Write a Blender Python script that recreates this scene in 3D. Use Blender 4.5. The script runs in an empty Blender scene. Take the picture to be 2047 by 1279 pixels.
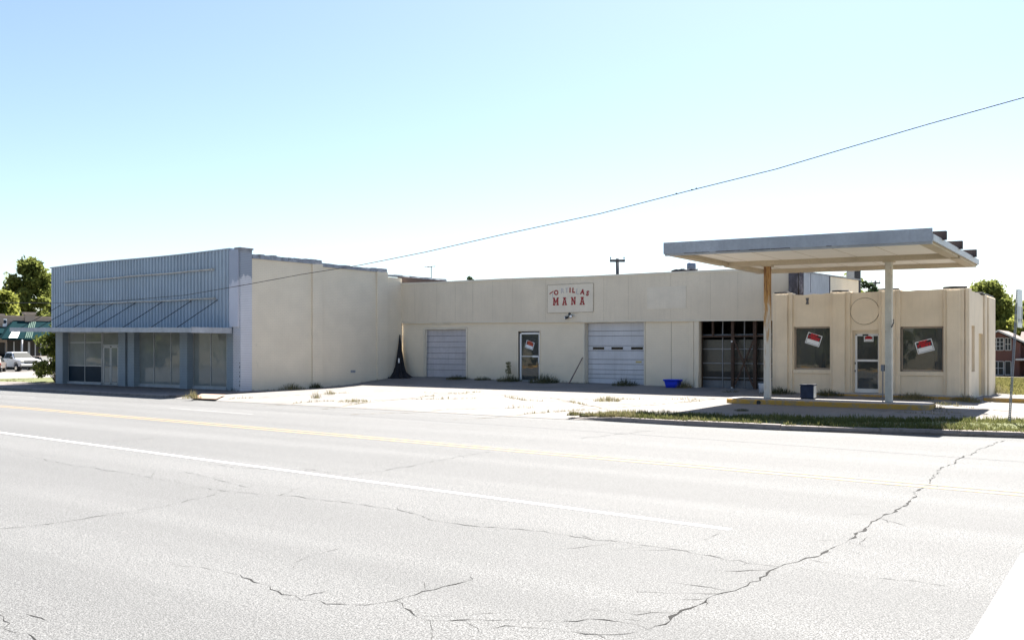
import bpy, bmesh, math, random
from mathutils import Vector, Matrix, noise
R = math.radians
sc = bpy.context.scene
COL = sc.collection
rnd = random.Random(7)

# ------------------------------------------------------------------ survey of the place
# World: X along the street, Y away from the street, camera over the origin.
CAM_H = 1.95
F, CX, HY = 1782.0, 1023.5, 697.0
YAW = R(35)
ct, st = math.cos(YAW), math.sin(YAW)
def ray(px):
    k = (px - CX) / F
    return (-st + k * ct, ct + k * st)
def dY(px, Y): return Y / ray(px)[1]
def dX(px, X): return X / ray(px)[0]
def FX(px, Y): return ray(px)[0] * dY(px, Y)
def FZ(px, py, Y): return CAM_H - (py - HY) / F * dY(px, Y)
def GY(px, X): return ray(px)[1] * dX(px, X)
def GZ(px, py, X): return CAM_H - (py - HY) / F * dX(px, X)
def gp(px, py, z=0.0):
    t = F * (CAM_H - z) / (py - HY); d = ray(px)
    return Vector((d[0] * t, d[1] * t, z))
def at(px, py, t):
    d = ray(px)
    return Vector((d[0] * t, d[1] * t, CAM_H - (py - HY) / F * t))
def lerp(a, b, t): return a + (b - a) * t
def interp(x, pts):
    if x <= pts[0][0]: return pts[0][1]
    for (a, va), (b, vb) in zip(pts, pts[1:]):
        if x <= b: return lerp(va, vb, (x - a) / (b - a))
    return pts[-1][1]

YK = 21.0          # kerb line
YL, XLR, XLL = 25.0, -31.9, -47.6     # corrugated store: front, right wall, left end
SK = .058               # the store's side wall is a few degrees out of square
def xs_(y): return XLR + SK * max(0, y - YL)
def GYs(px): d = ray(px); t = (XLR - SK * YL) / (d[0] - SK * d[1]); return d[1] * t
YG = 34.8          # garage front
XGR = -10.7
YS, XSR = 34.0, -4.74   # station front, right wall
def slopeX(x):      # road and surroundings fall gently away to the left
    return -0.009 * (-50 - x) if x < -50 else 0.0
def lot_z(x, y):
    top = interp(x, [(-32, .56), (-25, .47), (-20, .41), (-12, .33), (-5.2, .25), (-4.2, .09), (4, .06)])
    return interp(y, [(YK, 0.0), (YK + .5, .05), (29, .11), (31, .18), (YG, top), (60, top)])
def terrain(x, y):
    z = slopeX(max(x, -120))
    if y > YK: z += lot_z(x, y) if x > -52 else .1
    if y > 46: z -= interp(y, [(46, 0), (110, 1.35)]) * interp(x, [(-60, 0), (-25, 1)])
    return z

# ------------------------------------------------------------------ materials
def new_mat(name):
    m = bpy.data.materials.new(name); m.use_nodes = True
    nt = m.node_tree; nt.nodes.clear()
    out = nt.nodes.new('ShaderNodeOutputMaterial')
    return m, nt, out
def N(nt, t, **kw):
    n = nt.nodes.new(t)
    for k, v in kw.items():
        if k in n.inputs.keys() if hasattr(n.inputs, 'keys') else False: n.inputs[k].default_value = v
        else: setattr(n, k, v)
    return n
def L(nt, a, b): nt.links.new(a, b)
def c4(c): return (c[0], c[1], c[2], 1)
def noise_n(nt, vec, scale, detail=4, rough=.55):
    n = nt.nodes.new('ShaderNodeTexNoise')
    n.inputs['Scale'].default_value = scale; n.inputs['Detail'].default_value = detail
    n.inputs['Roughness'].default_value = rough
    L(nt, vec, n.inputs['Vector']); return n.outputs['Fac']
def ramp(nt, fac, a, b, ca=(0, 0, 0), cb=(1, 1, 1)):
    r = nt.nodes.new('ShaderNodeValToRGB')
    r.color_ramp.elements[0].position = a; r.color_ramp.elements[1].position = b
    r.color_ramp.elements[0].color = c4(ca); r.color_ramp.elements[1].color = c4(cb)
    L(nt, fac, r.inputs[0]); return r.outputs[0]
def mix(nt, fac, a, b, mode='MIX'):
    m = nt.nodes.new('ShaderNodeMix'); m.data_type = 'RGBA'; m.blend_type = mode
    if isinstance(fac, (int, float)): m.inputs[0].default_value = fac
    else: L(nt, fac, m.inputs[0])
    for s, v in ((6, a), (7, b)):
        if isinstance(v, tuple): m.inputs[s].default_value = c4(v)
        else: L(nt, v, m.inputs[s])
    return m.outputs[2]
def mapped(nt, scale=(1, 1, 1), loc=(0, 0, 0)):
    t = nt.nodes.new('ShaderNodeTexCoord'); m = nt.nodes.new('ShaderNodeMapping')
    m.inputs['Scale'].default_value = scale; m.inputs['Location'].default_value = loc
    L(nt, t.outputs['Object'], m.inputs[0]); return m.outputs[0]
def finish(nt, out, col, rough=.8, bump=None, bstr=.2, bdist=.02, metal=0.0, spec=.5):
    p = nt.nodes.new('ShaderNodeBsdfPrincipled')
    if isinstance(col, tuple): p.inputs['Base Color'].default_value = c4(col)
    else: L(nt, col, p.inputs['Base Color'])
    if isinstance(rough, (int, float)): p.inputs['Roughness'].default_value = rough
    else: L(nt, rough, p.inputs['Roughness'])
    p.inputs['Metallic'].default_value = metal
    p.inputs['Specular IOR Level'].default_value = spec
    if bump is not None:
        b = nt.nodes.new('ShaderNodeBump'); b.inputs['Strength'].default_value = bstr
        b.inputs['Distance'].default_value = bdist
        L(nt, bump, b.inputs['Height']); L(nt, b.outputs[0], p.inputs['Normal'])
    L(nt, p.outputs[0], out.inputs[0]); return p
def M(name, col, rough=.75, var=.18, scale=2.0, fine=25.0, metal=0.0, streak=0.0, stain=None, stain_lo=.6, bstr=.15, spec=.4):
    """Weathered surface: broad and fine mottling, optional vertical run-off streaks and stains."""
    m, nt, out = new_mat(name)
    v = mapped(nt)
    dark = tuple(c * (1 - var) for c in col); lite = tuple(min(1, c * (1 + var * .6)) for c in col)
    n1 = noise_n(nt, v, scale, 5); n2 = noise_n(nt, v, fine, 4)
    c = mix(nt, ramp(nt, n1, .32, .68), dark, lite)
    c = mix(nt, ramp(nt, n2, .35, .6, (.55,) * 3, (0, 0, 0)), c, tuple(x * (1 - var) for x in col))
    if streak:
        vs = mapped(nt, (5, 5, .35))
        c = mix(nt, ramp(nt, noise_n(nt, vs, 1.6, 5, .65), .5, .8, (0, 0, 0), (streak,) * 3), c, tuple(x * .45 for x in col))
    if stain:
        vs = mapped(nt, (1.2, 1.2, .5), (3, 1, 2))
        c = mix(nt, ramp(nt, noise_n(nt, vs, 2.2, 6, .7), stain_lo, stain_lo + .12), c, stain)
    finish(nt, out, c, rough, n2, bstr, .01, metal, spec)
    return m
def brick_mat(name, paint, axis, bstr=.5, var=.1, patch=None, mortar_dark=.8, stain=None):
    """Painted brick; axis picks the wall's run. patch = (z, colour above, wobble): ragged edge of an older coat."""
    m, nt, out = new_mat(name)
    t = nt.nodes.new('ShaderNodeTexCoord'); s = nt.nodes.new('ShaderNodeSeparateXYZ'); L(nt, t.outputs['Object'], s.inputs[0])
    cb = nt.nodes.new('ShaderNodeCombineXYZ'); L(nt, s.outputs[0 if axis == 'x' else 1], cb.inputs[0]); L(nt, s.outputs[2], cb.inputs[1])
    b = nt.nodes.new('ShaderNodeTexBrick'); L(nt, cb.outputs[0], b.inputs['Vector'])
    b.inputs['Scale'].default_value = 1.0; b.inputs['Brick Width'].default_value = .215; b.inputs['Row Height'].default_value = .076
    b.inputs['Mortar Size'].default_value = .008; b.inputs['Mortar Smooth'].default_value = .3
    v = mapped(nt)
    n1 = noise_n(nt, v, 1.1, 6, .6); n2 = noise_n(nt, v, 14, 4)
    base = paint
    if patch:
        ma = nt.nodes.new('ShaderNodeMath'); ma.operation = 'MULTIPLY_ADD'
        L(nt, noise_n(nt, mapped(nt, (3, 3, 1.2)), 1.6, 4), ma.inputs[0]); ma.inputs[1].default_value = patch[2]
        L(nt, s.outputs[2], ma.inputs[2])
        mr = nt.nodes.new('ShaderNodeMapRange'); L(nt, ma.outputs[0], mr.inputs[0])
        mr.inputs[1].default_value = patch[0] + patch[2] * .5 - .05; mr.inputs[2].default_value = patch[0] + patch[2] * .5 + .05
        base = mix(nt, mr.outputs[0], paint, patch[1])
    def sh(k):
        return mix(nt, 1.0, base, (k, k, k), 'MULTIPLY') if not isinstance(base, tuple) else tuple(x * k for x in base)
    c = mix(nt, ramp(nt, n1, .3, .7), sh(1 - var), sh(1.03))
    c = mix(nt, b.outputs['Fac'], c, sh(mortar_dark))
    c = mix(nt, ramp(nt, n2, .62, .75, (0, 0, 0), (.5,) * 3), c, sh(.75))
    if stain:
        c = mix(nt, ramp(nt, noise_n(nt, mapped(nt, (1, 1, .6)), 2.3, 7, .7), .66, .72, (0, 0, 0), (.7,) * 3), c, stain)
    inv = nt.nodes.new('ShaderNodeMath'); inv.operation = 'SUBTRACT'; inv.inputs[0].default_value = 1.0
    L(nt, b.outputs['Fac'], inv.inputs[1])
    ad = nt.nodes.new('ShaderNodeMath'); ad.operation = 'MULTIPLY_ADD'; L(nt, n2, ad.inputs[0]); ad.inputs[1].default_value = .5
    L(nt, inv.outputs[0], ad.inputs[2])
    finish(nt, out, c, .7, ad.outputs[0], bstr, .012)
    return m
def glass_mat(name, tint=(.8, .85, .85), refl=1.0, haze=.05, lo=0.0, dcol=(.30, .315, .31)):
    m, nt, out = new_mat(name)
    tr = nt.nodes.new('ShaderNodeBsdfTransparent'); tr.inputs[0].default_value = c4(tint)
    gl = nt.nodes.new('ShaderNodeBsdfGlossy'); gl.inputs[0].default_value = (.95, .97, 1, 1); gl.inputs['Roughness'].default_value = .015
    fr = nt.nodes.new('ShaderNodeFresnel'); fr.inputs[0].default_value = 1.5
    mu = nt.nodes.new('ShaderNodeMath'); mu.operation = 'MULTIPLY'; mu.use_clamp = True; L(nt, fr.outputs[0], mu.inputs[0]); mu.inputs[1].default_value = 1.25 * refl
    bp = nt.nodes.new('ShaderNodeBump'); bp.inputs['Strength'].default_value = .05; bp.inputs['Distance'].default_value = .05
    L(nt, noise_n(nt, mapped(nt), 1.3, 2), bp.inputs['Height']); L(nt, bp.outputs[0], gl.inputs['Normal'])
    ms = nt.nodes.new('ShaderNodeMixShader'); L(nt, mu.outputs[0], ms.inputs[0]); L(nt, tr.outputs[0], ms.inputs[1]); L(nt, gl.outputs[0], ms.inputs[2])
    # dusty diffuse film, its haze also standing in for pale reflections
    df = nt.nodes.new('ShaderNodeBsdfDiffuse'); df.inputs[0].default_value = c4(dcol)
    m2 = nt.nodes.new('ShaderNodeMixShader'); L(nt, ramp(nt, noise_n(nt, mapped(nt), .7, 3), .3, .8, (lo,) * 3, (haze,) * 3), m2.inputs[0])
    L(nt, ms.outputs[0], m2.inputs[1]); L(nt, df.outputs[0], m2.inputs[2])
    L(nt, m2.outputs[0], out.inputs[0]); return m
def leaf_mat(name, a, b, trans=.35):
    m, nt, out = new_mat(name)
    v = mapped(nt)
    c = mix(nt, ramp(nt, noise_n(nt, v, .55, 3), .35, .65), a, b)
    c = mix(nt, ramp(nt, noise_n(nt, v, 5, 2), .4, .7, (0, 0, 0), (.6,) * 3), c, tuple(x * .6 for x in a))
    d = nt.nodes.new('ShaderNodeBsdfDiffuse'); L(nt, c, d.inputs[0])
    t = nt.nodes.new('ShaderNodeBsdfTranslucent'); L(nt, mix(nt, .5, c, tuple(min(1, x * 1.5) for x in b)), t.inputs[0])
    ms = nt.nodes.new('ShaderNodeMixShader'); ms.inputs[0].default_value = trans
    L(nt, d.outputs[0], ms.inputs[1]); L(nt, t.outputs[0], ms.inputs[2]); L(nt, ms.outputs[0], out.inputs[0])
    return m

def asphalt_mat():
    m, nt, out = new_mat('asphalt')
    v = mapped(nt)
    ag = noise_n(nt, v, 84, 2, .6); ag2 = noise_n(nt, v, 38, 3, .75); ag3 = noise_n(nt, v, 15, 5, .8); big = noise_n(nt, v, .35, 5)
    tr = noise_n(nt, mapped(nt, (.03, .75, 1)), 1.0, 4)
    vo = nt.nodes.new('ShaderNodeTexVoronoi'); vo.inputs['Scale'].default_value = 95; L(nt, v, vo.inputs['Vector'])
    c = mix(nt, ramp(nt, ag, .41, .55), (.032, .032, .032), (.196, .196, .194))
    c = mix(nt, ramp(nt, ag2, .39, .48, (.9,) * 3, (0, 0, 0)), c, (.05, .05, .049))
    c = mix(nt, ramp(nt, ag3, .33, .39, (.85,) * 3, (0, 0, 0)), c, (.045, .044, .042))
    c = mix(nt, ramp(nt, vo.outputs['Color'], .75, .98, (0, 0, 0), (.7,) * 3), c, (.33, .327, .32))
    c = mix(nt, ramp(nt, big, .3, .7, (0, 0, 0), (.18,) * 3), c, (.165, .165, .164))
    c = mix(nt, ramp(nt, tr, .40, .64, (.36,) * 3, (0, 0, 0)), c, (.075, .075, .075))
    finish(nt, out, c, .82, ag, .5, .01, 0, .32)
    return m
def concrete_mat(name, col, dirt=(.2, .17, .13), dl=.58):
    m, nt, out = new_mat(name)
    v = mapped(nt)
    a = noise_n(nt, v, .5, 6, .6); b = noise_n(nt, v, 6, 6, .7); f = noise_n(nt, v, 60, 3)
    c = mix(nt, ramp(nt, a, .3, .7), tuple(x * .8 for x in col), tuple(x * 1.1 for x in col))
    c = mix(nt, ramp(nt, b, dl, dl + .16, (0, 0, 0), (.65,) * 3), c, dirt)
    c = mix(nt, ramp(nt, f, .3, .55, (.35,) * 3, (0, 0, 0)), c, tuple(x * .6 for x in col))
    finish(nt, out, c, .9, b, .3, .01, 0, .3)
    return m
def worn_paint(name, col, under, lo=.38, hi=.55, scale=9):
    m, nt, out = new_mat(name)
    v = mapped(nt)
    f = ramp(nt, noise_n(nt, v, scale, 7, .75), lo, hi)
    g = ramp(nt, noise_n(nt, v, 62, 3, .7), .3, .5)
    c = mix(nt, f, under, col); c = mix(nt, g, tuple(x * .6 for x in under), c)
    finish(nt, out, c, .75, None); return m

CREAM = (.73, .64, .50)
mt = {}
mt['asphalt'] = asphalt_mat()
mt['lot'] = concrete_mat('lot concrete', (.208, .194, .182), (.115, .098, .083), .54)
mt['walk'] = concrete_mat('sidewalk concrete', (.19, .165, .155), (.09, .075, .07), .5)
mt['kerb'] = concrete_mat('kerb concrete', (.24, .21, .195), (.09, .08, .07), .5)
mt['soil'] = M('dry soil', (.19, .16, .10), .95, .3, .8, 12)
mt['brickwalk'] = brick_mat('brick paving', (.34, .21, .15), 'x', .3, .2)
mt['white_line'] = worn_paint('white road paint', (.78, .78, .78), (.19, .188, .183), .24, .38)
mt['yellow_line'] = worn_paint('yellow road paint', (.40, .255, .075), (.18, .17, .15), .34, .60, 6)
mt['crack'] = M('crack fill', (.012, .011, .01), .95, .2)
mt['crack_light'] = M('fine crack', (.03, .028, .026), .95, .2)
mt['joint'] = M('joint dirt', (.16, .13, .085), .95, .3)
mt['side_brick'] = brick_mat('cream painted side brick', (.75, .66, .52), 'y', .45, .1, None, .87, (.56, .50, .40))
mt['front_brick'] = brick_mat('blue grey painted brick', (.285, .345, .40), 'x', .6, .12, None, .7)
mt['corner_brick'] = brick_mat('white over blue grey painted brick', (.62, .62, .66), 'x', .8, .1, (5.0, (.30, .335, .40), .9), .66)
mt['corner_panel'] = brick_mat('patched smooth panel', (.58, .58, .64), 'x', .0, .06, (4.75, (.36, .39, .47), 1.3), 1.0)
mt['brown_brick'] = brick_mat('brown brick', (.115, .075, .06), 'y', .5, .2, None, .7)
mt['coping'] = M('blue grey coping', (.30, .32, .36), .8, .35, 3, 14, 0, .5, (.10, .09, .085), .6)
mt['corrugated'] = M('corrugated steel', (.355, .42, .49), .5, .12, .7, 12, 0, .28, None, .6, .05)
mt['rail'] = M('rusty white tube', (.50, .49, .46), .6, .25, 4, 20, 0, 0, (.11, .05, .025), .60)
mt['rod'] = M('dark steel rod', (.035, .032, .035), .6, .2)
mt['awning_slab'] = M('grey painted awning', (.42, .44, .47), .6, .2, 2, 14, 0, .4)
mt['plaster'] = M('interior plaster', (.30, .28, .25), .9, .2)
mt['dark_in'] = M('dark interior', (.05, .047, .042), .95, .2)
mt['roofing'] = M('tar and gravel roof', (.14, .14, .14), .95, .3)
mt['alu'] = M('anodised frame', (.40, .41, .42), .45, .1, 5, 30, .3)
mt['white_alu'] = M('white frame', (.72, .72, .72), .5, .08)
mt['spandrel'] = M('dark blue panel', (.012, .028, .046), .6, .2, 2, 25, 0, 0, None, .6, .1, .15)
mt['paper'] = M('window paper', (.30, .295, .29), .9, .35, 1.4, 6, 0, 0, (.2, .18, .17), .62)
mt['kraft'] = M('brown paper', (.17, .155, .14), .9, .35, 1.2, 6)
mt['glass'] = glass_mat('shop glass', (.70, .70, .66), .8, .26, .10)  # film greyed to stand in for dull road reflections
mt['glass_hazy'] = glass_mat('hazy glass', (.62, .68, .70), 1.2, .70, .42, (.40, .42, .405))  # pale haze painted in place of street reflections
mt['garage_wall'] = brick_mat('cream painted block', CREAM, 'x', .2, .09, None, .93, (.55, .48, .375))
mt['fascia'] = M('cream plywood fascia', (.68, .595, .47), .7, .1, .6, 30, 0, .15)
mt['seam'] = M('plywood seam', (.53, .465, .365), .8, .3, 1.5, 10)  # seams slightly darker than the fascia boards
mt['cap'] = M('cream metal cap', (.68, .62, .51), .5, .12)
mt['side_steel'] = M('weathered grey sheet', (.36, .38, .42), .6, .2, 1.5, 14, 0, .6)
mt['flash_dark'] = M('tarred timber', (.085, .08, .095), .8, .4, 4, 20, 0, .6, (.26, .26, .30), .56)
mt['shutter'] = M('white roll door', (.56, .57, .61), .45, .12, .9, 20, 0, .3)
mt['shutter_old'] = M('aged roll door', (.48, .47, .50), .5, .16, .9, 20, 0, .4)
mt['groove'] = M('door groove', (.12, .12, .13), .8, .1)
mt['black_slot'] = M('dark slot glass', (.012, .012, .014), .12, .1)
mt['label'] = M('yellow label', (.55, .45, .18), .6, .2, 20, 80)
mt['timber'] = M('old brown timber', (.075, .045, .032), .8, .35, 5, 30, 0, .4)
mt['bay_pane'] = M('grimy bay pane', (.075, .072, .062), .25, .25, 1, 12, 0, 0, (.08, .075, .06), .6)
mt['bay_pane_low'] = M('bay pane painted reflection', (.12, .14, .17), .3, .2, 2, 12)  # bluish reflection in the lower panes put into the colour
mt['bay_bar'] = M('bay glazing bar', (.21, .215, .23), .5, .2)
mt['board_trim'] = M('worn board edge', (.46, .39, .29), .7, .25, 6, 30)
mt['board'] = M('cream sign board', (.70, .625, .51), .6, .08, 2, 20, 0, .1)
mt['red'] = M('dark red letter', (.30, .018, .022), .45, .12)
mt['ghost'] = M('letter ghost', (.47, .45, .48), .7, .25, 20, 60)
mt['stucco'] = M('cream stucco', (.76, .645, .49), .8, .11, 1.1, 45, 0, .2, None, .6, .5)
mt['groove_tan'] = M('darker stucco groove', (.27, .215, .15), .9, .3, 4, 20)  # darker stucco tone for the flat ring round the medallion
mt['stucco_lite'] = M('stucco top', (.62, .55, .45), .85, .15, 3, 30)
mt['tar'] = M('tar patch', (.03, .03, .033), .6, .4, 8, 30)
mt['bracket'] = M('grey iron', (.13, .13, .14), .6, .3)
mt['blocked'] = M('tan filled opening', (.56, .42, .23), .8, .1)
mt['step'] = concrete_mat('step concrete', (.38, .36, .35), (.2, .18, .16))
mt['yellow_kerb'] = worn_paint('yellow kerb paint', (.52, .29, .045), (.30, .24, .17), .36, .5, 4)
mt['canopy_face'] = M('grey canopy fascia', (.37, .39, .425), .55, .2, 1.2, 12, 0, .25)
mt['canopy_side'] = M('sky lit canopy side', (.50, .52, .55), .5, .15, 2, 14, 0, .2)  # sides paler than the front, sky light on them put into the colour
mt['soffit'] = M('cream soffit board', (.86, .81, .71), .75, .05, .8, 20)
mt['soffit_beam'] = M('tan soffit beam', (.52, .44, .32), .75, .15, 1, 18, 0, 0, (.33, .26, .17), .62)
mt['beam'] = M('rusty brown steel', (.045, .032, .033), .7, .3)
mt['post_paint'] = M('peeling white post', (.60, .565, .49), .6, .15, 3, 20, 0, .5, (.32, .19, .09), .60)
def rust_post():
    m, nt, out = new_mat('rust streaked post')
    v = mapped(nt, (3.2, 3.2, .42), (0, 0, .3))
    t = nt.nodes.new('ShaderNodeTexCoord'); s = nt.nodes.new('ShaderNodeSeparateXYZ'); L(nt, t.outputs['Object'], s.inputs[0])
    mr = nt.nodes.new('ShaderNodeMapRange'); L(nt, s.outputs[2], mr.inputs[0])
    mr.inputs[1].default_value = 1.6; mr.inputs[2].default_value = 4.6; mr.inputs[3].default_value = -.06; mr.inputs[4].default_value = .26
    ad = nt.nodes.new('ShaderNodeMath'); L(nt, noise_n(nt, v, 3.0, 7, .7), ad.inputs[0]); L(nt, mr.outputs[0], ad.inputs[1])
    c = mix(nt, ramp(nt, ad.outputs[0], .46, .62), (.58, .55, .49), (.40, .22, .075))
    c = mix(nt, ramp(nt, ad.outputs[0], .66, .78), c, (.16, .075, .03))
    finish(nt, out, c, .75, ad.outputs[0], .3, .01); return m
mt['rust_post'] = rust_post()
mt['navy'] = M('scuffed navy box', (.012, .022, .06), .45, .4, 6, 30, 0, 0, (.10, .14, .18), .63)
mt['box_white'] = M('worn white box side', (.55, .58, .58), .55, .2, 6, 30)
mt['tub'] = M('blue plastic', (.018, .05, .68), .4, .12)
mt['bucket'] = M('white plastic', (.55, .60, .68), .45, .15)
mt['stop_paint'] = worn_paint('worn stop line', (.30, .30, .295), (.155, .154, .152), .42, .66, 3.2)
mt['faded_line'] = worn_paint('faded road paint', (.34, .34, .335), (.17, .168, .165), .36, .60, 7)
mt['stick'] = M('weathered stick', (.16, .11, .10), .8, .2)
mt['cloth'] = M('black cloth', (.018, .018, .022), .9, .4, 6, 20)
mt['sign_white'] = M('sign white', (.78, .79, .80), .5, .03)
mt['sign_black'] = M('sign black', (.02, .02, .026), .5, .1)
mt['sign_red'] = M('sign red', (.52, .012, .018), .5, .05)
mt['sign_orange'] = M('faded sign red', (.55, .085, .035), .5, .05)
mt['galv'] = M('galvanised steel', (.20, .21, .24), .5, .15, 8, 40, .4)
mt['sign_back'] = M('pale sign sheet', (.62, .66, .72), .4, .08, 4, 20, .2)
mt['lamp_black'] = M('black lamp housing', (.03, .032, .04), .5, .2)
mt['lamp_face'] = M('lamp lens', (.75, .76, .78), .2, .05)
mt['pole'] = M('creosoted pole', (.055, .06, .075), .85, .3)
mt['wire'] = M('wire', (.02, .018, .016), .6, .1)
mt['vent'] = M('blue grey vent', (.14, .18, .26), .5, .3, 4, 20)
mt['bark'] = M('bark', (.07, .055, .042), .9, .3, 3, 12)
mt['leaf_dark'] = leaf_mat('dark foliage', (.06, .085, .025), (.13, .15, .04))
mt['leaf_mid'] = leaf_mat('green foliage', (.085, .115, .032), (.20, .22, .06), .48)
mt['leaf_yel'] = leaf_mat('yellow green foliage', (.14, .165, .035), (.27, .28, .07), .5)
mt['leaf_blue'] = leaf_mat('far foliage', (.035, .06, .04), (.07, .10, .05))
mt['grass'] = leaf_mat('lawn blades', (.10, .11, .035), (.22, .20, .075), .3)
mt['grass_dark'] = leaf_mat('verge blades', (.055, .075, .026), (.17, .175, .065), .3)
mt['dry_grass'] = leaf_mat('dry weeds', (.15, .135, .07), (.26, .23, .12), .3)
mt['weed'] = leaf_mat('weed leaves', (.05, .06, .03), (.12, .12, .06), .3)
mt['turf'] = M('turf base', (.115, .125, .042), .95, .35, 2, 30)
mt['tan_wall'] = M('tan stucco', (.30, .25, .205), .8, .1)
mt['tan_cap'] = M('tan trim', (.36, .29, .23), .7, .1)
mt['teal'] = M('teal canvas', (.002, .022, .028), .9, .15, 1, 20, 0, 0, None, .6, .1, .05)
mt['pale_stripe'] = M('pale teal stripe', (.09, .15, .12), .9, .1)
mt['white_paint'] = M('white car paint', (.70, .71, .73), .25, .04, 2, 30, 0, 0, None, .6, 0, .6)
mt['car_maroon'] = M('maroon car paint', (.085, .03, .035), .25, .1, 2, 30, 0, 0, None, .6, 0, .6)
mt['car_tan'] = M('taupe car paint', (.22, .18, .15), .3, .08, 2, 30, 0, 0, None, .6, 0, .6)
mt['car_glass'] = M('car glass', (.008, .012, .012), .5, .1, 2, 30, 0, 0, None, .6, 0, .1)
mt['house_glass'] = M('house glass', (.02, .025, .03), .3, .1, 2, 30, 0, 0, None, .6, 0, .12)
mt['chrome'] = M('chrome', (.62, .62, .64), .2, .05, 2, 30, .9)
mt['tyre'] = M('tyre rubber', (.022, .022, .022), .85, .2)
mt['black_trim'] = M('black trim', (.015, .015, .016), .5, .2)
mt['tail_red'] = M('tail lamp', (.42, .015, .02), .25, .05)
mt['amber'] = M('headlamp lens', (.62, .60, .52), .15, .05)
mt['house_brick'] = brick_mat('red house brick', (.115, .044, .036), 'x', .4, .18, None, .8)
mt['shingle'] = M('brown shingles', (.22, .175, .155), .9, .2, 3, 30)
mt['trim_white'] = M('white trim', (.45, .45, .46), .6, .06)

# ------------------------------------------------------------------ builders
def tag(o, label=None, cat=None, group=None, kind=None):
    if label: o['label'] = label
    if cat: o['category'] = cat
    if group: o['group'] = group
    if kind: o['kind'] = kind
    return o
def empty(name, loc, label, cat, group=None, rz=0.0):
    o = bpy.data.objects.new(name, None); COL.objects.link(o)
    o.location = loc; o.rotation_euler = (0, 0, rz); o.empty_display_size = .2
    return tag(o, label, cat, group)
def wpos(o):
    v = Vector(o.location); p = o.parent
    while p: v += Vector(p.location); p = p.parent
    return v
class B:
    def __init__(s): s.bm = bmesh.new(); s.mi = 0
    def face(s, pts):
        vs = [s.bm.verts.new(p) for p in pts]
        try:
            f = s.bm.faces.new(vs); f.material_index = s.mi; return f
        except ValueError: return None
    def hexa(s, p):     # p: 4 bottom, 4 top (same winding)
        v = [s.bm.verts.new(q) for q in p]
        for q in ((3, 2, 1, 0), (4, 5, 6, 7), (0, 1, 5, 4), (1, 2, 6, 5), (2, 3, 7, 6), (3, 0, 4, 7)):
            f = s.bm.faces.new([v[i] for i in q]); f.material_index = s.mi
        return s
    def box(s, x0, x1, y0, y1, z0, z1):
        return s.hexa([(x0, y0, z0), (x1, y0, z0), (x1, y1, z0), (x0, y1, z0), (x0, y0, z1), (x1, y0, z1), (x1, y1, z1), (x0, y1, z1)])
    def tube(s, pts, r, n=8, cap=True):
        rings = []
        pts = [Vector(p) for p in pts]
        for i, p in enumerate(pts):
            d = (pts[min(i + 1, len(pts) - 1)] - pts[max(i - 1, 0)]).normalized()
            a = d.cross(Vector((0, 0, 1)) if abs(d.z) < .9 else Vector((1, 0, 0))).normalized(); b = d.cross(a)
            rr = r[i] if isinstance(r, (list, tuple)) else r
            rings.append([s.bm.verts.new(p + (a * math.cos(2 * math.pi * k / n) + b * math.sin(2 * math.pi * k / n)) * rr) for k in range(n)])
        for q, w in zip(rings, rings[1:]):
            for k in range(n):
                f = s.bm.faces.new((q[k], q[(k + 1) % n], w[(k + 1) % n], w[k])); f.material_index = s.mi; f.smooth = n > 6
        if cap:
            for q in (rings[0][::-1], rings[-1]):
                f = s.bm.faces.new(q); f.material_index = s.mi
        return s
    def prism(s, pts, off):      # planar outline pushed along off
        off = Vector(off); a = [s.bm.verts.new(p) for p in pts]; b = [s.bm.verts.new(Vector(p) + off) for p in pts]
        n = len(pts)
        for q in (a[::-1], b):
            f = s.bm.faces.new(q); f.material_index = s.mi
        for i in range(n):
            f = s.bm.faces.new((a[i], a[(i + 1) % n], b[(i + 1) % n], b[i])); f.material_index = s.mi
        return s
    def wall(s, axis, front, back, u0, u1, z0, z1, holes=(), top=None, bot=None, nu=1):
        us = sorted(set([u0 + (u1 - u0) * i / nu for i in range(nu + 1)] + [h[0] for h in holes] + [h[1] for h in holes]))
        zs = sorted(set([z0, z1] + [max(z0, h[2]) for h in holes] + [min(z1, h[3]) for h in holes]))
        def zm(u, z):
            if z == z1 and top: return top(u)
            if z == z0 and bot: return bot(u)
            return z
        V = {}
        def vert(i, j, w):
            k = (i, j, w)
            if k not in V:
                c = back if w else front; u = us[i]; z = zm(u, zs[j])
                V[k] = s.bm.verts.new((u, c, z) if axis == 'x' else (c, u, z))
            return V[k]
        def solid(i, j):
            if i < 0 or j < 0 or i >= len(us) - 1 or j >= len(zs) - 1: return False
            uc = (us[i] + us[i + 1]) / 2; zc = (zs[j] + zs[j + 1]) / 2
            return not any(h[0] < uc < h[1] and h[2] < zc < h[3] for h in holes)
        def q(*v):
            f = s.bm.faces.new(v); f.material_index = s.mi
        for i in range(len(us) - 1):
            for j in range(len(zs) - 1):
                if not solid(i, j): continue
                q(vert(i, j, 0), vert(i + 1, j, 0), vert(i + 1, j + 1, 0), vert(i, j + 1, 0))
                q(vert(i, j, 1), vert(i, j + 1, 1), vert(i + 1, j + 1, 1), vert(i + 1, j, 1))
                if not solid(i - 1, j): q(vert(i, j, 0), vert(i, j + 1, 0), vert(i, j + 1, 1), vert(i, j, 1))
                if not solid(i + 1, j): q(vert(i + 1, j, 0), vert(i + 1, j, 1), vert(i + 1, j + 1, 1), vert(i + 1, j + 1, 0))
                if not solid(i, j - 1): q(vert(i, j, 0), vert(i, j, 1), vert(i + 1, j, 1), vert(i + 1, j, 0))
                if not solid(i, j + 1): q(vert(i, j + 1, 0), vert(i + 1, j + 1, 0), vert(i + 1, j + 1, 1), vert(i, j + 1, 1))
        return s
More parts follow.
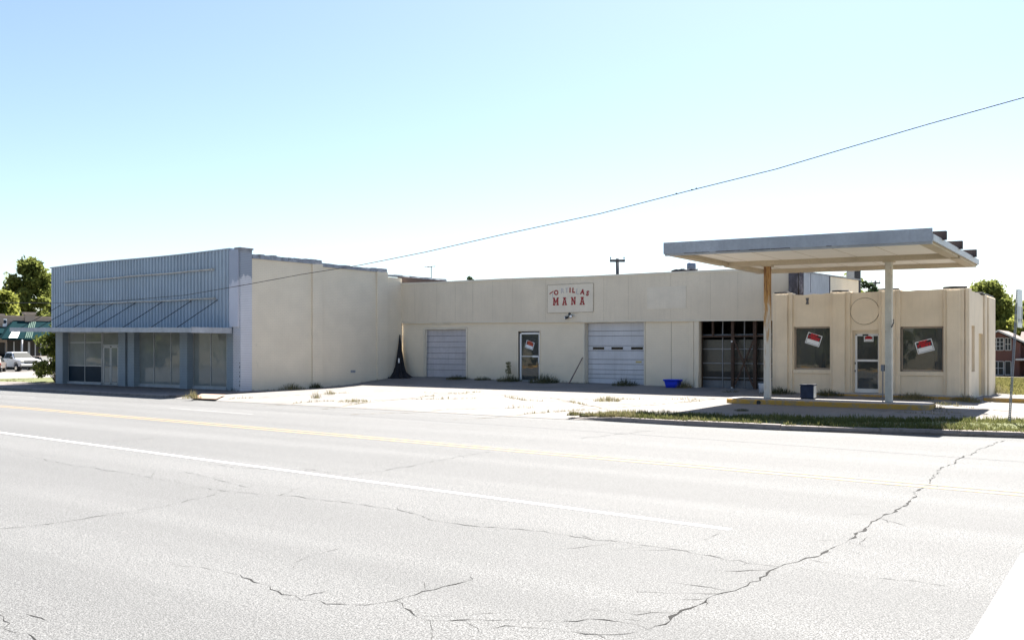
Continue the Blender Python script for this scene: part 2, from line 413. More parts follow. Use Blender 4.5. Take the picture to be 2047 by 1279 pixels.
    def add_mesh(s, me, mat4):
        n0 = len(s.bm.verts); s.bm.from_mesh(me); s.bm.verts.ensure_lookup_table()
        for v in s.bm.verts[n0:]: v.co = mat4 @ v.co
        return s
    def done(s, name, mat, parent=None, bevel=0.0, local=False, smooth=False, label=None):
        if bevel:
            bmesh.ops.bevel(s.bm, geom=list(s.bm.edges), offset=bevel, segments=1, affect='EDGES', clamp_overlap=True)
        bmesh.ops.recalc_face_normals(s.bm, faces=list(s.bm.faces))
        me = bpy.data.meshes.new(name)
        if parent and not local:
            bmesh.ops.translate(s.bm, verts=list(s.bm.verts), vec=-wpos(parent))
        s.bm.to_mesh(me); s.bm.free()
        for m in (mat if isinstance(mat, (list, tuple)) else [mat]): me.materials.append(mt[m])
        if smooth:
            for p in me.polygons: p.use_smooth = True
        o = bpy.data.objects.new(name, me); COL.objects.link(o)
        if parent: o.parent = parent
        if label: o['label'] = label
        return o
def recentre(o, loc):
    """give a one-mesh thing its origin at its own base"""
    loc = Vector(loc); o.data.transform(Matrix.Translation(-loc)); o.location = loc; return o
def text_mesh(body, size, offset=0.0, extrude=.002):
    cu = bpy.data.curves.new('lettering', 'FONT'); cu.body = body; cu.size = size; cu.align_x = 'CENTER'; cu.align_y = 'CENTER'
    cu.offset = offset; cu.extrude = extrude
    o = bpy.data.objects.new('lettering', cu); COL.objects.link(o)
    bpy.context.view_layer.update()
    me = bpy.data.meshes.new_from_object(o.evaluated_get(bpy.context.evaluated_depsgraph_get()))
    bpy.data.objects.remove(o); return me
FACE_Y = Matrix(((1, 0, 0, 0), (0, 0, -1, 0), (0, 1, 0, 0), (0, 0, 0, 1)))      # text plane onto a wall facing -Y
def on_wall(x, y, z, rot=0.0, sx=1.0):
    return Matrix.Translation((x, y, z)) @ Matrix.Rotation(-rot, 4, 'Y') @ FACE_Y @ Matrix.Diagonal((sx, 1, 1, 1))

# ------------------------------------------------------------------ the setting: ground, road, lot
def grid_sheet(name, xs, ys, zf, mat, kind='structure', inside=None):
    b = B(); V = {}
    for i, x in enumerate(xs):
        for j, y in enumerate(ys): V[i, j] = b.bm.verts.new((x, y, zf(x, y)))
    for i in range(len(xs) - 1):
        for j in range(len(ys) - 1):
            if inside and not inside((xs[i] + xs[i + 1]) / 2, (ys[j] + ys[j + 1]) / 2): continue
            b.bm.faces.new((V[i, j], V[i + 1, j], V[i + 1, j + 1], V[i, j + 1]))
    bmesh.ops.delete(b.bm, geom=[v for v in b.bm.verts if not v.link_faces], context='VERTS')
    o = b.done(name, mat); tag(o, kind=kind); return o
def frange(a, b, n): return [a + (b - a) * i / n for i in range(n + 1)]
grid_sheet('ground', [-2500, -900, -300] + frange(-180, 60, 60) + [300, 2500], [-600, -60] + frange(0, 120, 60) + [300, 900, 3000],
           lambda x, y: terrain(x, y) - .05 - (.25 if 19 < y < 34 and x > -16 else 0), 'soil')
grid_sheet('road', [-180, -110] + frange(-100, 60, 40) + [120], [-14, -5, 0, 5, 10, 15, YK, 25, 31], lambda x, y: slopeX(max(x, -120)) + .0, 'asphalt', 'structure', lambda x, y: y < YK or x > -15)
def sheet_poly(name, pts, zf, mat, kind='structure', lift=.004):
    b = B(); b.face([(p[0], p[1], zf(p[0], p[1]) + lift) for p in pts])
    return tag(b.done(name, mat), kind=kind)
# concrete forecourt, warped to the doorsteps
def lot_in(x, y): return True
KERB_R = [gp(1145, 838), gp(1240, 843.5), gp(1370, 851), gp(1560, 860), gp(1760, 867.5), gp(1920, 872), gp(2047, 876)]
KX = [(p.x, p.y) for p in KERB_R] + [(2.5, 24.6), (6.0, 28.0)]
def kerb_y(x):
    return YK if x < KX[0][0] else interp(x, KX)
xs = frange(-32, 9, 41); rows = 28
b = B(); V = {}
for i, x in enumerate(xs):
    y0 = kerb_y(x) - .02
    for j in range(rows + 1):
        y = lerp(y0, 46, (j / rows) ** 1.15); V[i, j] = b.bm.verts.new((x, y, max(.004, lot_z(x, y)) + .004 * (j == 0)))
for i in range(len(xs) - 1):
    for j in range(rows): b.bm.faces.new((V[i, j], V[i + 1, j], V[i + 1, j + 1], V[i, j + 1]))
tag(b.done('parking_lot', 'lot'), kind='structure')
# sidewalk before the corrugated store, with its kerb
b = B()
for x0, x1 in zip(frange(-56, -31.0, 10), frange(-56, -31.0, 10)[1:]):
    z0, z1 = slopeX(x0), slopeX(x1)
    b.hexa([(x0, YK + .18, z0 - .1), (x1, YK + .18, z1 - .1), (x1, YL + .6, z1 - .1), (x0, YL + .6, z0 - .1),
            (x0, YK + .18, z0 + .11), (x1, YK + .18, z1 + .11), (x1, YL + .6, z1 + .11), (x0, YL + .6, z0 + .11)])
tag(b.done('sidewalk', 'walk'), kind='structure')
b = B()
for x0, x1 in zip(frange(-56, -31.4, 8), frange(-56, -31.4, 8)[1:]):
    b.hexa([(x0 + .01, YK, -.1), (x1 - .01, YK, -.1), (x1 - .01, YK + .18, -.1), (x0 + .01, YK + .18, -.1),
            (x0 + .01, YK + .03, .1), (x1 - .01, YK + .03, .1), (x1 - .01, YK + .18, .125), (x0 + .01, YK + .18, .125)])
def offset_line(pts, d):
    out = []
    for i, p in enumerate(pts):
        a = pts[max(i - 1, 0)]; c = pts[min(i + 1, len(pts) - 1)]
        t = (Vector(c[:2]) - Vector(a[:2])).normalized(); out.append((p[0] - t.y * d, p[1] + t.x * d))
    return out
kl = [(p[0], p[1]) for p in KX]; kb = offset_line(kl, .2); kf = offset_line(kl, .035)
for i in range(len(kl) - 1):
    h0 = 0.03 if i == 0 else .125; h1 = .125
    n = max(1, int((Vector(kl[i + 1]) - Vector(kl[i])).length / 1.8))
    for k in range(n):
        s0, s1 = k / n, (k + 1) / n - .006
        w = lambda arr, s: (lerp(arr[i][0], arr[i + 1][0], s), lerp(arr[i][1], arr[i + 1][1], s))
        dz = rnd.uniform(-.012, .012)
        q0, q1 = lerp(h0, h1, s0) + dz, lerp(h0, h1, s1) + dz
        b.hexa([(*w(kl, s0), -.1), (*w(kl, s1), -.1), (*w(kb, s1), -.1), (*w(kb, s0), -.1),
                (*w(kf, s0), q0), (*w(kf, s1), q1), (*w(kb, s1), q1 + .01), (*w(kb, s0), q0 + .01)])
tag(b.done('kerb', 'kerb'), kind='structure')
# brick patch of the old driveway ramp beside the store
bp = [gp(383, 797.5, .03), gp(403, 788.5, .10), gp(452, 790, .09), gp(432, 799, .05)]
b = B(); b.face([p + Vector((0, 0, .035)) for p in bp]); tag(b.done('brick_ramp', 'brickwalk'), kind='structure')

def band(name, a, c, w, mat, lift=.004, n=20, wob=0.0):
    """painted line lying on the road from plan point a to c"""
    a = Vector(a[:2]); c = Vector(c[:2]); t = (c - a).normalized(); nn = Vector((-t.y, t.x)); b = B()
    prev = None
    for i in range(n + 1):
        p = lerp(a, c, i / n); d = nn * (w / 2) ; o = nn * (noise.noise((p.x * .4, p.y, 3)) * wob)
        z = slopeX(max(p.x, -120)) + lift
        cur = (b.bm.verts.new((*(p + o - d), z)), b.bm.verts.new((*(p + o + d), z)))
        if prev: b.bm.faces.new((prev[0], cur[0], cur[1], prev[1]))
        prev = cur
    return tag(b.done(name, mat), kind='structure')
ya, yc = gp(0, 811.5), gp(2047, 987)
tdir = (yc - ya).normalized(); nd = Vector((-tdir.y, tdir.x, 0))
ya2, yc2 = ya - tdir * 70, yc + tdir * 14
band('yellow_centre_line', ya2 - nd * .15, yc2 - nd * .15, .10, 'yellow_line', n=60, wob=.03)
band('yellow_centre_line', ya2 + nd * .15, yc2 + nd * .15, .10, 'yellow_line', n=60, wob=.03)
wa, wc = gp(0, 864), gp(1460, 1058)
band('white_lane_line', wa - (wc - wa).normalized() * 16, wc, .10, 'white_line', n=60, wob=.02)
band('white_lane_line', gp(340, 815.5), gp(505, 828), .09, 'faded_line')
band('white_lane_line', gp(-60, 786.5), gp(70, 794), .08, 'faded_line')
sheet_poly('stop_line', [(-.93, 5.2), (-.9, 9.75), (-.35, 9.85), (-.30, 5.2)], lambda x, y: 0, 'stop_paint')

# cracks that run through the asphalt
def crack(pts, w, mat='crack', name='road_crack', zf=None, jit=.05, lift=.003, seed=1, w_end=.35):
    r = random.Random(seed); P = []
    drift = 0.0
    for p, q in zip(pts, pts[1:]):
        d_ = Vector(q[:2]) - Vector(p[:2]); n = max(2, int(d_.length / .09)); nn = Vector((-d_.y, d_.x)).normalized()
        for i in range(n):
            s = i / n; drift = drift * .72 + r.uniform(-jit, jit)
            P.append(Vector(p[:2]) + d_ * s + nn * drift * min(1, s * 6, (1 - s) * 6))
    P.append(Vector(pts[-1][:2])); b = B(); prev = None
    for i, p in enumerate(P):
        t = (P[min(i + 1, len(P) - 1)] - P[max(i - 1, 0)]).normalized(); nn = Vector((-t.y, t.x))
        e = min(1, (i + .5) / 3, (len(P) - i - .5) / 3)
        ww = w * (w_end + (1 - w_end) * e) * r.choice((.1, .25, .45, .7, 1.0, 1.4, 2.2)) / 2
        z = (zf(p.x, p.y) if zf else slopeX(p.x)) + lift
        cur = (b.bm.verts.new((*(p - nn * ww), z)), b.bm.verts.new((*(p + nn * ww), z)))
        if prev: b.bm.faces.new((prev[0], cur[0], cur[1], prev[1]))
        prev = cur
    return tag(b.done(name, mat), kind='structure')
CR = [([(2010, 880), (1958, 897), (1880, 935), (1858, 965), (1845, 975), (1800, 1015), (1760, 1035), (1710, 1070), (1690, 1085), (1640, 1110), (1560, 1132), (1520, 1160), (1470, 1180), (1425, 1190), (1380, 1215), (1340, 1240), (1296, 1258)], .036, 'crack'),
      ([(1296, 1258), (1240, 1243), (1150, 1242), (1090, 1240), (1010, 1238)], .014, 'crack'),
      ([(1560, 1132), (1480, 1120), (1420, 1110), (1370, 1100), (1290, 1090), (1200, 1080), (1100, 1065), (1000, 1055), (900, 1045), (820, 1025), (700, 1005), (560, 990), (440, 980), (380, 970), (250, 945), (120, 925), (30, 905)], .014, 'crack_light'),
      ([(-20, 1060), (130, 1043), (240, 1025), (330, 1012), (440, 985)], .016, 'crack_light'),
      ([(480, 1148), (540, 1170), (590, 1190), (640, 1200), (700, 1208), (790, 1200), (870, 1178), (930, 1162), (940, 1152)], .018, 'crack'),
      ([(790, 1200), (820, 1220), (860, 1240), (950, 1238), (1020, 1240)], .016, 'crack'),
      ([(340, 1127), (410, 1135), (480, 1148)], .009, 'crack_light'),
      ([(980, 903), (930, 910), (850, 925), (770, 940), (700, 950), (600, 935)], .02, 'crack_light'),
      ([(585, 1135), (600, 1120), (640, 1105), (685, 1095)], .011, 'crack_light'),
      ([(-15, 1222), (20, 1245), (22, 1262), (55, 1265), (75, 1290)], .018, 'crack'),
      ([(1160, 876), (1230, 868), (1310, 861)], .03, 'crack_light'),
      ([(150, 892), (230, 882), (320, 874)], .02, 'crack_light'),
      ([(1600, 1135), (1700, 1150), (1800, 1160), (1900, 1172)], .009, 'crack_light'),
      ([(950, 1262), (1010, 1250), (1090, 1255), (1200, 1268), (1296, 1258)], .011, 'crack'),
      ([(1040, 1262), (1100, 1268), (1160, 1262), (1210, 1275)], .010, 'crack'), ([(930, 1242), (955, 1255), (975, 1275)], .008, 'crack'),
      ([(1300, 1100), (1390, 1085), (1440, 1060)], .006, 'crack_light'), ([(350, 940), (420, 955), (500, 975)], .012, 'crack_light'),
      ([(400, 925), (480, 935), (600, 938), (700, 950)], .012, 'crack_light'), ([(860, 1240), (865, 1262), (858, 1285)], .008, 'crack'),
      ([(1845, 975), (1870, 968), (1885, 978)], .012, 'crack'), ([(1690, 1085), (1720, 1088), (1735, 1072)], .008, 'crack'),
      ([(1958, 1085), (1990, 1090), (2047, 1100)], .008, 'crack_light')]
for i, (pp, w, m_) in enumerate(CR):
    crack([gp(*p) for p in pp], w * .5, m_, seed=i + 3, jit=.036 if w > .012 else .026)
    if w > .013:      # hairline side branches
        rb = random.Random(200 + i)
        for k in range(len(pp) - 1):
            for _ in range(2 if w > .03 else 1):
                if rb.random() < .45: continue
                a_, c_ = gp(*pp[k]), gp(*pp[k + 1]); q_ = lerp(a_, c_, rb.random()); an_ = math.atan2(c_.y - a_.y, c_.x - a_.x) + rb.choice((-1, 1)) * rb.uniform(.5, 1.3)
                ln = rb.uniform(.2, .75); m2_ = q_ + Vector((math.cos(an_), math.sin(an_), 0)) * ln * .5; e_ = m2_ + Vector((math.cos(an_ + rb.uniform(-.6, .6)), math.sin(an_ + rb.uniform(-.6, .6)), 0)) * ln * .5
                crack([q_, m2_, e_], .006, 'crack_light', seed=300 + i * 20 + k, jit=.02)
# open joints of the forecourt slabs
LJ = [([(455, 795), (560, 790), (640, 787), (800, 781)], 0), ([(500, 806), (640, 800), (800, 797), (960, 796)], 0),
      ([(640, 812), (760, 800), (900, 788), (1000, 783)], 0), ([(850, 785), (1000, 790), (1120, 797), (1330, 800), (1460, 800)], 0),
      ([(700, 822), (900, 815), (1100, 812), (1300, 806), (1450, 800)], 0), ([(900, 832), (1050, 824), (1250, 812), (1400, 803)], 0),
      ([(1100, 795), (1180, 810), (1240, 822)], 0), ([(1010, 793), (1050, 800), (1150, 803)], 0),
      ([(1280, 824), (1500, 832), (1650, 836), (1800, 838)], 0), ([(1870, 812), (1960, 820), (2047, 826)], 0),
      ([(1860, 822), (1960, 829), (2060, 834)], 0), ([(1880, 800), (1960, 806), (2060, 812)], 0), ([(1700, 818), (1840, 826), (1950, 832)], 0)]
JOINTS = []
for i, (pp, _) in enumerate(LJ):
    q = [gp(x, y, .1) for x, y in pp]
    JOINTS.append(q); crack(q, .05, 'joint', 'lot_joint', lambda x, y: max(.004, lot_z(x, y)), .05, .006, 60 + i)

tag(B().box(-70, 40, -13.4, -13.2, -.1, .13).done('opposite_kerb', 'yellow_kerb'), kind='structure')
# far street at the left: pale cross street, verge, shop lot
def far_sheet(name, x0, x1, y0, y1, mat, lift):
    xs_ = frange(x0, x1, 6); ys_ = frange(y0, y1, 3)
    return grid_sheet(name, xs_, ys_, lambda x, y: terrain(x, y) + lift, mat)
far_sheet('side_street', -112, -59.5, YK + .3, 110, 'lot', .0)
far_sheet('side_verge', -59.5, -48.2, YL - .2, 60, 'turf', .02)
far_sheet('lawn', -4.3, 60, 37.5, 150, 'turf', -.01)
# raised slab beside the station
# ------------------------------------------------------------------ corrugated store
store = empty('corrugated_store', ((XLL + XLR) / 2, (YL + 38.2) / 2, .1), 'low store with ribbed blue grey metal front, flat awning and cream painted brick side', 'building')
zb = .08
PIERS = [(111, 125), (236, 250), (254, 267), (359, 374), (452, 468)]
for a, c in PIERS:
    B().box(max(FX(a, YL), XLL), FX(c, YL), YL + (.02 if a in (254, 452) else 0), YL + .42, zb - .3, 2.80).done('pier', 'front_brick', store, .006)
# corner pilaster
B().box(FX(468, YL), XLR + .06, YL - .06, YL + .55, -.2, 6.28).done('corner_pier', 'corner_brick', store, .006)
B().box(FX(472, YL), XLR + .11, YL - .11, YL + .6, 6.28, 6.36).box(FX(474, YL), XLR + .08, YL - .085, YL + .55, 6.16, 6.28).done('corner_cap', 'coping', store, .01)
# upper front wall
B().box(XLL, FX(468, YL), YL, YL + .35, 2.8, 6.22).done('front_wall', 'front_brick', store)
# corrugated sheet
b = B(); x = XLL - .03; xe = FX(459, YL - .1); prof = []
while x < xe:
    for dx, dy in ((0, 0), (.10, 0), (.125, .06), (.225, .06)):
        prof.append((x + dx, YL - .02 - dy))
    x += .25
ztop = lambda x_: lerp(6.30, 6.36, (x_ - XLL) / 15) + .03 * math.sin((x_ - XLL) * .42) - .03
prev = None
for (x, y) in prof:
    cur = (b.bm.verts.new((x, y, 2.84)), b.bm.verts.new((x, y, ztop(x))))
    if prev: b.bm.faces.new((prev[0], cur[0], cur[1], prev[1]))
    prev = cur
sheet = b.done('corrugated_panel', 'corrugated', store)
sheet.modifiers.new('thick', 'SOLIDIFY').thickness = .004
b = B()
for x0, x1 in zip(frange(XLL - .04, xe, 12), frange(XLL - .04, xe, 12)[1:]):
    b.hexa([(x0, YL - .11, ztop(x0) - .02), (x1, YL - .11, ztop(x1) - .02), (x1, YL + .36, ztop(x1) - .02), (x0, YL + .36, ztop(x0) - .02),
            (x0, YL - .11, ztop(x0) + .03), (x1, YL - .11, ztop(x1) + .03), (x1, YL + .36, ztop(x1) + .03), (x0, YL + .36, ztop(x0) + .03)])
b.done('top_flashing', 'corrugated', store)
B().box(FX(459, YL - .1), FX(476.5, YL - .1), YL - .125, YL - .062, 2.9, 6.27).done('flat_panel', 'corner_panel', store)
# sign rails
for (xa, ya_, xb, yb_) in ((130, 563.5, 425, 538.5), (130, 609.5, 427, 596.5)):
    Y = YL - .16; p, q = Vector((FX(xa, Y), Y, FZ(xa, ya_, Y))), Vector((FX(xb, Y), Y, FZ(xb, yb_, Y)))
    r_ = B().tube([lerp(p, q, i / 8) + Vector((0, 0, .015 * math.sin(i * 1.9))) for i in range(9)], .045, 8).done('sign_rail', 'rail', store)
    for i in range(1, 8):
        c = lerp(p, q, i / 8); B().box(c.x - .02, c.x + .02, Y + .03, YL - .08, c.z - .02, c.z + .02).done('rail_bracket', 'bracket', r_)
    B().box(q.x - .05, q.x + .03, Y - .05, YL - .08, q.z - .055, q.z + .055).done('rail_end', 'rail', r_)
# flat awning and its rods
XA1 = FX(467, YL)
aw = B()
def az(x): return lerp(2.86, 2.66, (x - XLL) / (XA1 - XLL))
for x0, x1 in zip(frange(XLL - .1, XA1, 6), frange(XLL - .1, XA1, 6)[1:]):
    aw.hexa([(x0, 22.9, az(x0)), (x1, 22.9, az(x1)), (x1, YL - .12, az(x1) + .06), (x0, YL - .12, az(x0) + .06),
             (x0, 22.9, az(x0) + .15), (x1, 22.9, az(x1) + .15), (x1, YL - .12, az(x1) + .16), (x0, YL - .12, az(x0) + .16)])
awn = aw.done('awning', 'awning_slab', store)
eb = B()
for x0, x1 in zip(frange(XLL - .12, XA1 + .02, 5), frange(XLL - .12, XA1 + .02, 5)[1:]):
    eb.hexa([(x0, 22.86, az(x0) - .03), (x1 - .01, 22.86, az(x1) - .03), (x1 - .01, 22.897, az(x1) - .03), (x0, 22.897, az(x0) - .03),
             (x0, 22.86, az(x0) + .19), (x1 - .01, 22.86, az(x1) + .17), (x1 - .01, 22.897, az(x1) + .17), (x0, 22.897, az(x0) + .19)])
eb.box(XA1 + .004, XA1 + .03, 22.86, YL - .12, 2.62, 2.86)
eb.done('awning_edge', 'awning_slab', awn)
RODS = [(123, 611), (157.7, 611), (192.4, 609.5), (228.6, 607.6), (273.4, 606), (328.4, 603), (384.8, 602), (437.5, 600)]
for px, py in RODS:
    x = FX(px, YL); z = FZ(px, py, YL)
    B().tube([(x, YL - .08, z), (x - .12, 22.95, az(x) + .17)], .016, 6).box(x - .025, x + .025, YL - .10, YL - .085, z - .035, z + .035).done('tie_rod', 'rod', store)
# shop windows, set back between the piers
YW = YL + .30
def frame_grid(b, axis_y, xs_, zs_, t=.045, d=.06):
    for x in xs_: b.box(x - t / 2, x + t / 2, axis_y, axis_y + d, zs_[0], zs_[-1])
    for i in range(len(xs_) - 1):
        for z in zs_: b.box(xs_[i] + t / 2, xs_[i + 1] - t / 2, axis_y + .003, axis_y + d - .003, z - t / 2, z + t / 2)
    return b
W1 = [FX(p, YW) for p in (136.5, 169.5, 203)]
z1 = [.22, FZ(169, 731, YW), FZ(169, 684.5, YW), 2.78]
w = frame_grid(B(), YW, W1, z1).done('display_window', 'alu', store)
B().box(W1[0], W1[2], YW + .025, YW + .031, z1[1], z1[3]).done('pane', 'glass_hazy', w)
B().box(W1[0], W1[2], YW + .02, YW + .04, z1[0], z1[1] - .03).done('bulkhead_panel', 'spandrel', w)
B().box(W1[0] - .02, W1[2] + .02, YW - .05, YW + .08, .1, .20).done('sill', 'awning_slab', w)
B().box(W1[0] + .06, W1[1] - .1, YW + .07, YW + .075, z1[1] + .05, z1[2] - .05).box(W1[1] + .05, W1[2] - .03, YW + .072, YW + .077, z1[1], z1[2] - .1).done('window_paper', 'paper', w)
# double door
D1 = [FX(p, YW) for p in (205.5, 221, 237)]
dt = FZ(221, 690.5, YW)
dr = frame_grid(B(), YW, [D1[0], D1[2]], [.12, dt, 2.78], .06).done('shop_door', 'alu', store)
for x0, x1 in ((D1[0] + .04, D1[1] - .006), (D1[1] + .006, D1[2] - .04)):
    lf = frame_grid(B(), YW + .005, [x0 + .04, x1 - .04], [.2, dt - .08], .08, .045).done('door_leaf', 'alu', dr)
    B().box(x0 + .06, x1 - .06, YW + .022, YW + .028, .22, dt - .1).done('door_pane', 'glass_hazy', lf)
    B().tube([(x0 + .06, YW - .05, 1.08), (x1 - .06, YW - .05, 1.08)], .018, 6).done('push_bar', 'alu', lf)
B().box(D1[0], D1[2], YW + .025, YW + .031, dt, 2.76).done('transom_pane', 'glass_hazy', dr)
B().box(D1[0] + .05, D1[2] - .05, YW + .085, YW + .09, .15, dt - .15).done('door_paper', 'paper', dr)
B().box(D1[0] - .03, D1[2] + .03, YW - .06, YW + .08, .085, .125).done('threshold', 'awning_slab', dr)
def shop_window(pxs, seed, kraft):
    X = [FX(p, YW) for p in pxs]
    w = frame_grid(B(), YW, X, [.24, 2.78], .04).done('display_window', 'alu', store)
    B().box(X[0], X[-1], YW + .025, YW + .031, .24, 2.78).done('pane', 'glass_hazy', w)
    B().box(X[0] - .02, X[-1] + .02, YW - .05, YW + .08, .1, .22).done('sill', 'awning_slab', w)
    r = random.Random(seed); b = B()
    for i in range(len(X) - 1):
        u = X[i] + .05
        while u < X[i + 1] - .15:
            wd = r.uniform(.5, .9); e = min(u + wd, X[i + 1] - .04)
            b.box(u, e, YW + .09 + r.uniform(0, .03), YW + .125, .6 + r.uniform(-.1, .12), kraft + r.uniform(-.06, .06))
            u += wd + r.uniform(.0, .15)
    b.done('window_paper', 'kraft' if kraft < 1.9 else 'paper', w)
shop_window((273.5, 307.5, 341.5, 361), 4, 2.45)
shop_window((386, 421, 453), 9, 1.45)
# shell
sY1 = GYs(643); sY2 = GYs(773)
def side_bot(y): return lerp(.05, .5, (y - YL) / 10)
B().wall('y', XLR, XLR - .3, YL + .5, sY1, -.3, 5.92).done('side_wall', 'side_brick', store)
B().wall('y', XLR, XLR - .3, sY1, sY2, -.3, 5.83).done('side_wall', 'side_brick', store)
B().wall('y', XLR - .0, XLR - .3, sY2 + .001, YG - .05, -.3, 5.62).done('side_wall', 'side_brick', store)
B().wall('y', XLR - .0, XLR - .3, YG - .049, 38.2, 4.6, 5.68).done('rear_parapet', 'brown_brick', store)
for pa, pb, zt in ((623, 643, 5.92), (752, 773, 5.83)):
    B().box(XLR + .003, XLR + .085, GYs(pa), GYs(pb), -.2, zt).done('side_pilaster', 'side_brick', store)
def rough_cap(b, x0, x1, y0, y1, z0, z1, seed, n=10):
    r = random.Random(seed)
    for ya_, yb_ in zip(frange(y0, y1, n), frange(y0, y1, n)[1:]):
        j = r.uniform(-.025, .02)
        b.hexa([(x0, ya_, z0), (x1, ya_, z0), (x1, yb_ - .006, z0), (x0, yb_ - .006, z0), (x0 + .04, ya_, z1 + j), (x1 - r.uniform(0, .04), ya_, z1 + j), (x1 - r.uniform(0, .04), yb_ - .006, z1 + j + r.uniform(-.02, .02)), (x0 + .04, yb_ - .006, z1 + j)])
    return b
rough_cap(B(), XLR - .34, XLR + .05, YL + .56, sY1, 5.92, 6.13, 1, 12).done('coping', 'coping', store)
rough_cap(B(), XLR - .34, XLR + .05, sY1 + .01, sY2, 5.83, 6.00, 2, 12).done('coping', 'coping', store)
rough_cap(B(), XLR - .34, XLR + .0, sY2 + .01, 38.2, 5.685, 5.77, 3, 8).done('coping', 'coping', store)
B().box(XLL, XLL + .3, YL + .43, 38.2, -.4, 5.9).box(XLL + .3, XLR - .35, 37.9, 38.2, -.4, 5.7).done('rear_wall', 'brown_brick', store)
B().box(XLL + .3, XLR - .3, YL + .35, 37.9, 5.45, 5.6).done('roof', 'roofing', store)
B().box(XLL + .3, XLR - .31, YL + 6, YL + 6.1, -.1, 5.45).box(XLL + .3, XLR - .31, YL + .43, YL + 6, 2.85, 2.95).done('back_partition', 'plaster', store)
B().box(XLL + .3, XLR - .31, YL + .45, YL + 6, .05, .13).done('floor_slab', 'walk', store)
# wall details: meter slot and rusty anchor marks
for i in range(6): B().box(FX(481.5, YL) - .018, FX(481.5, YL) + .018, YL - .064, YL - .059, 1.30 - i * .2, 1.36 - i * .2 + .05 * (i % 2)).done('anchor_mark', 'tar', store)
B().box(XLR + .001, XLR + .012, sY2 - .45, sY2 - .25, .62, .7).done('wall_vent', 'flash_dark', store)
B().box(XLR + .001, XLR + .01, sY1 + 1.8, sY1 + 2.1, .78, .9).done('wall_patch', 'coping', store)

for o in store.children:
    if o.name.split('.')[0] in ('side_wall', 'rear_parapet', 'side_pilaster', 'coping', 'wall_vent', 'wall_patch'):
        for v in o.data.vertices: v.co.x += SK * max(0, v.co.y + store.location.y - YL)
# ------------------------------------------------------------------ garage
XG0 = xs_(YG) - .03
gar = empty('garage_building', ((XG0 + XGR) / 2, YG + 4, .4), 'long low cream garage with plywood fascia, two roll up doors and open timber bay', 'building')
def fb(x): return lerp(3.31, 3.08, (x - XG0) / 21.2)       # fascia bottom
def ft(x): return lerp(5.36, 5.10, (x - XG0) / 21.2) + .015 * math.sin(x * .7)
gd1 = [FX(846, YG), FX(935, YG)]; gd1z = FZ(890, 655.5, YG)
ed = [FX(1036.5, YG), FX(1079, YG)]; edz = FZ(1058, 662, YG)
gd2 = [FX(1168, YG), FX(1290, YG)]; gd2z = FZ(1230, 643.5, YG)
bay = [FX(1399, YG), FX(1560, YG)]
zt2 = 3.0
holes = [(gd1[0], gd1[1], -1, gd1z), (ed[0], ed[1], .40, edz), (gd2[0], gd2[1], -1, gd2z), (bay[0], bay[1], -1, 9)]
B().wall('x', YG, YG + .3, XG0 + .0, XGR, -.3, 3.36, holes, top=lambda u: fb(u) + .04).done('front_wall', 'garage_wall', gar)
fe = FX(1577, YG - .08)
B().wall('x', YG - .08, YG - .002, XG0 + .0, fe, 3, 5.4, (), lambda u: ft(u), lambda u: fb(u), 24).done('fascia', 'fascia', gar)
B().wall('x', YG, YG + .3, XG0 + .0, XGR, 3.0, 5.4, (), lambda u: ft(u) - .06, lambda u: fb(u) + .05, 8).done('upper_wall', 'garage_wall', gar)
b = B()
for x0, x1 in zip(frange(XG0, fe, 9), frange(XG0, fe, 9)[1:]):
    l = .02 if x1 > -14.6 and x0 < -13.2 else 0
    b.hexa([(x0, YG - .11, ft(x0) - .07), (x1, YG - .11, ft(x1) - .07), (x1, YG + .32, ft(x1) - .05), (x0, YG + .32, ft(x0) - .05),
            (x0, YG - .11, ft(x0) + .015), (x1, YG - .11, ft(x1) + .015 + l), (x1, YG + .32, ft(x1) + .02), (x0, YG + .32, ft(x0) + .02)])
b.done('parapet_cap', 'cap', gar)
b = B(); b.wall('x', YG - .1, YG - .079, XG0 + .035, fe, 3, 3.1, (), lambda u: fb(u) + .015, lambda u: fb(u) - .04, 8); b.done('fascia_trim', 'cap', gar)
# plywood seams
for px in (829, 873, 910, 945, 985, 1025, 1090.5, 1207, 1256, 1340, 1420, 1475, 1525):
    x = FX(px, YG - .08); B().box(x - .005, x + .005, YG - .083, YG - .0795, fb(x) + .03, ft(x) - .09).done('panel_seam', 'seam', gar)
# torn flashing at the roof edge
r_ = random.Random(5); b = B(); x = FX(1343, YG)
while x < FX(1388, YG):
    d = r_.uniform(.12, .3); z = ft(x) + .02
    b.hexa([(x, YG - .06, z), (x + d, YG - .06, z + r_.uniform(.0, .05)), (x + d, YG + .2, z + .03), (x, YG + .2, z), (x, YG - .06, z + .05), (x + d, YG - .06, z + r_.uniform(.05, .11)), (x + d, YG + .2, z + .1), (x, YG + .2, z + .06)])
    x += d * .8
b.done('torn_flashing', 'flash_dark', gar)
# blank plate on the fascia
px0, px1 = FX(1293, YG - .1), FX(1371.5, YG - .1)
B().box(px0, px1, YG - .095, YG - .082, FZ(1332, 617.5, YG), FZ(1332, 573.5, YG)).done('blank_plate', 'board', gar)
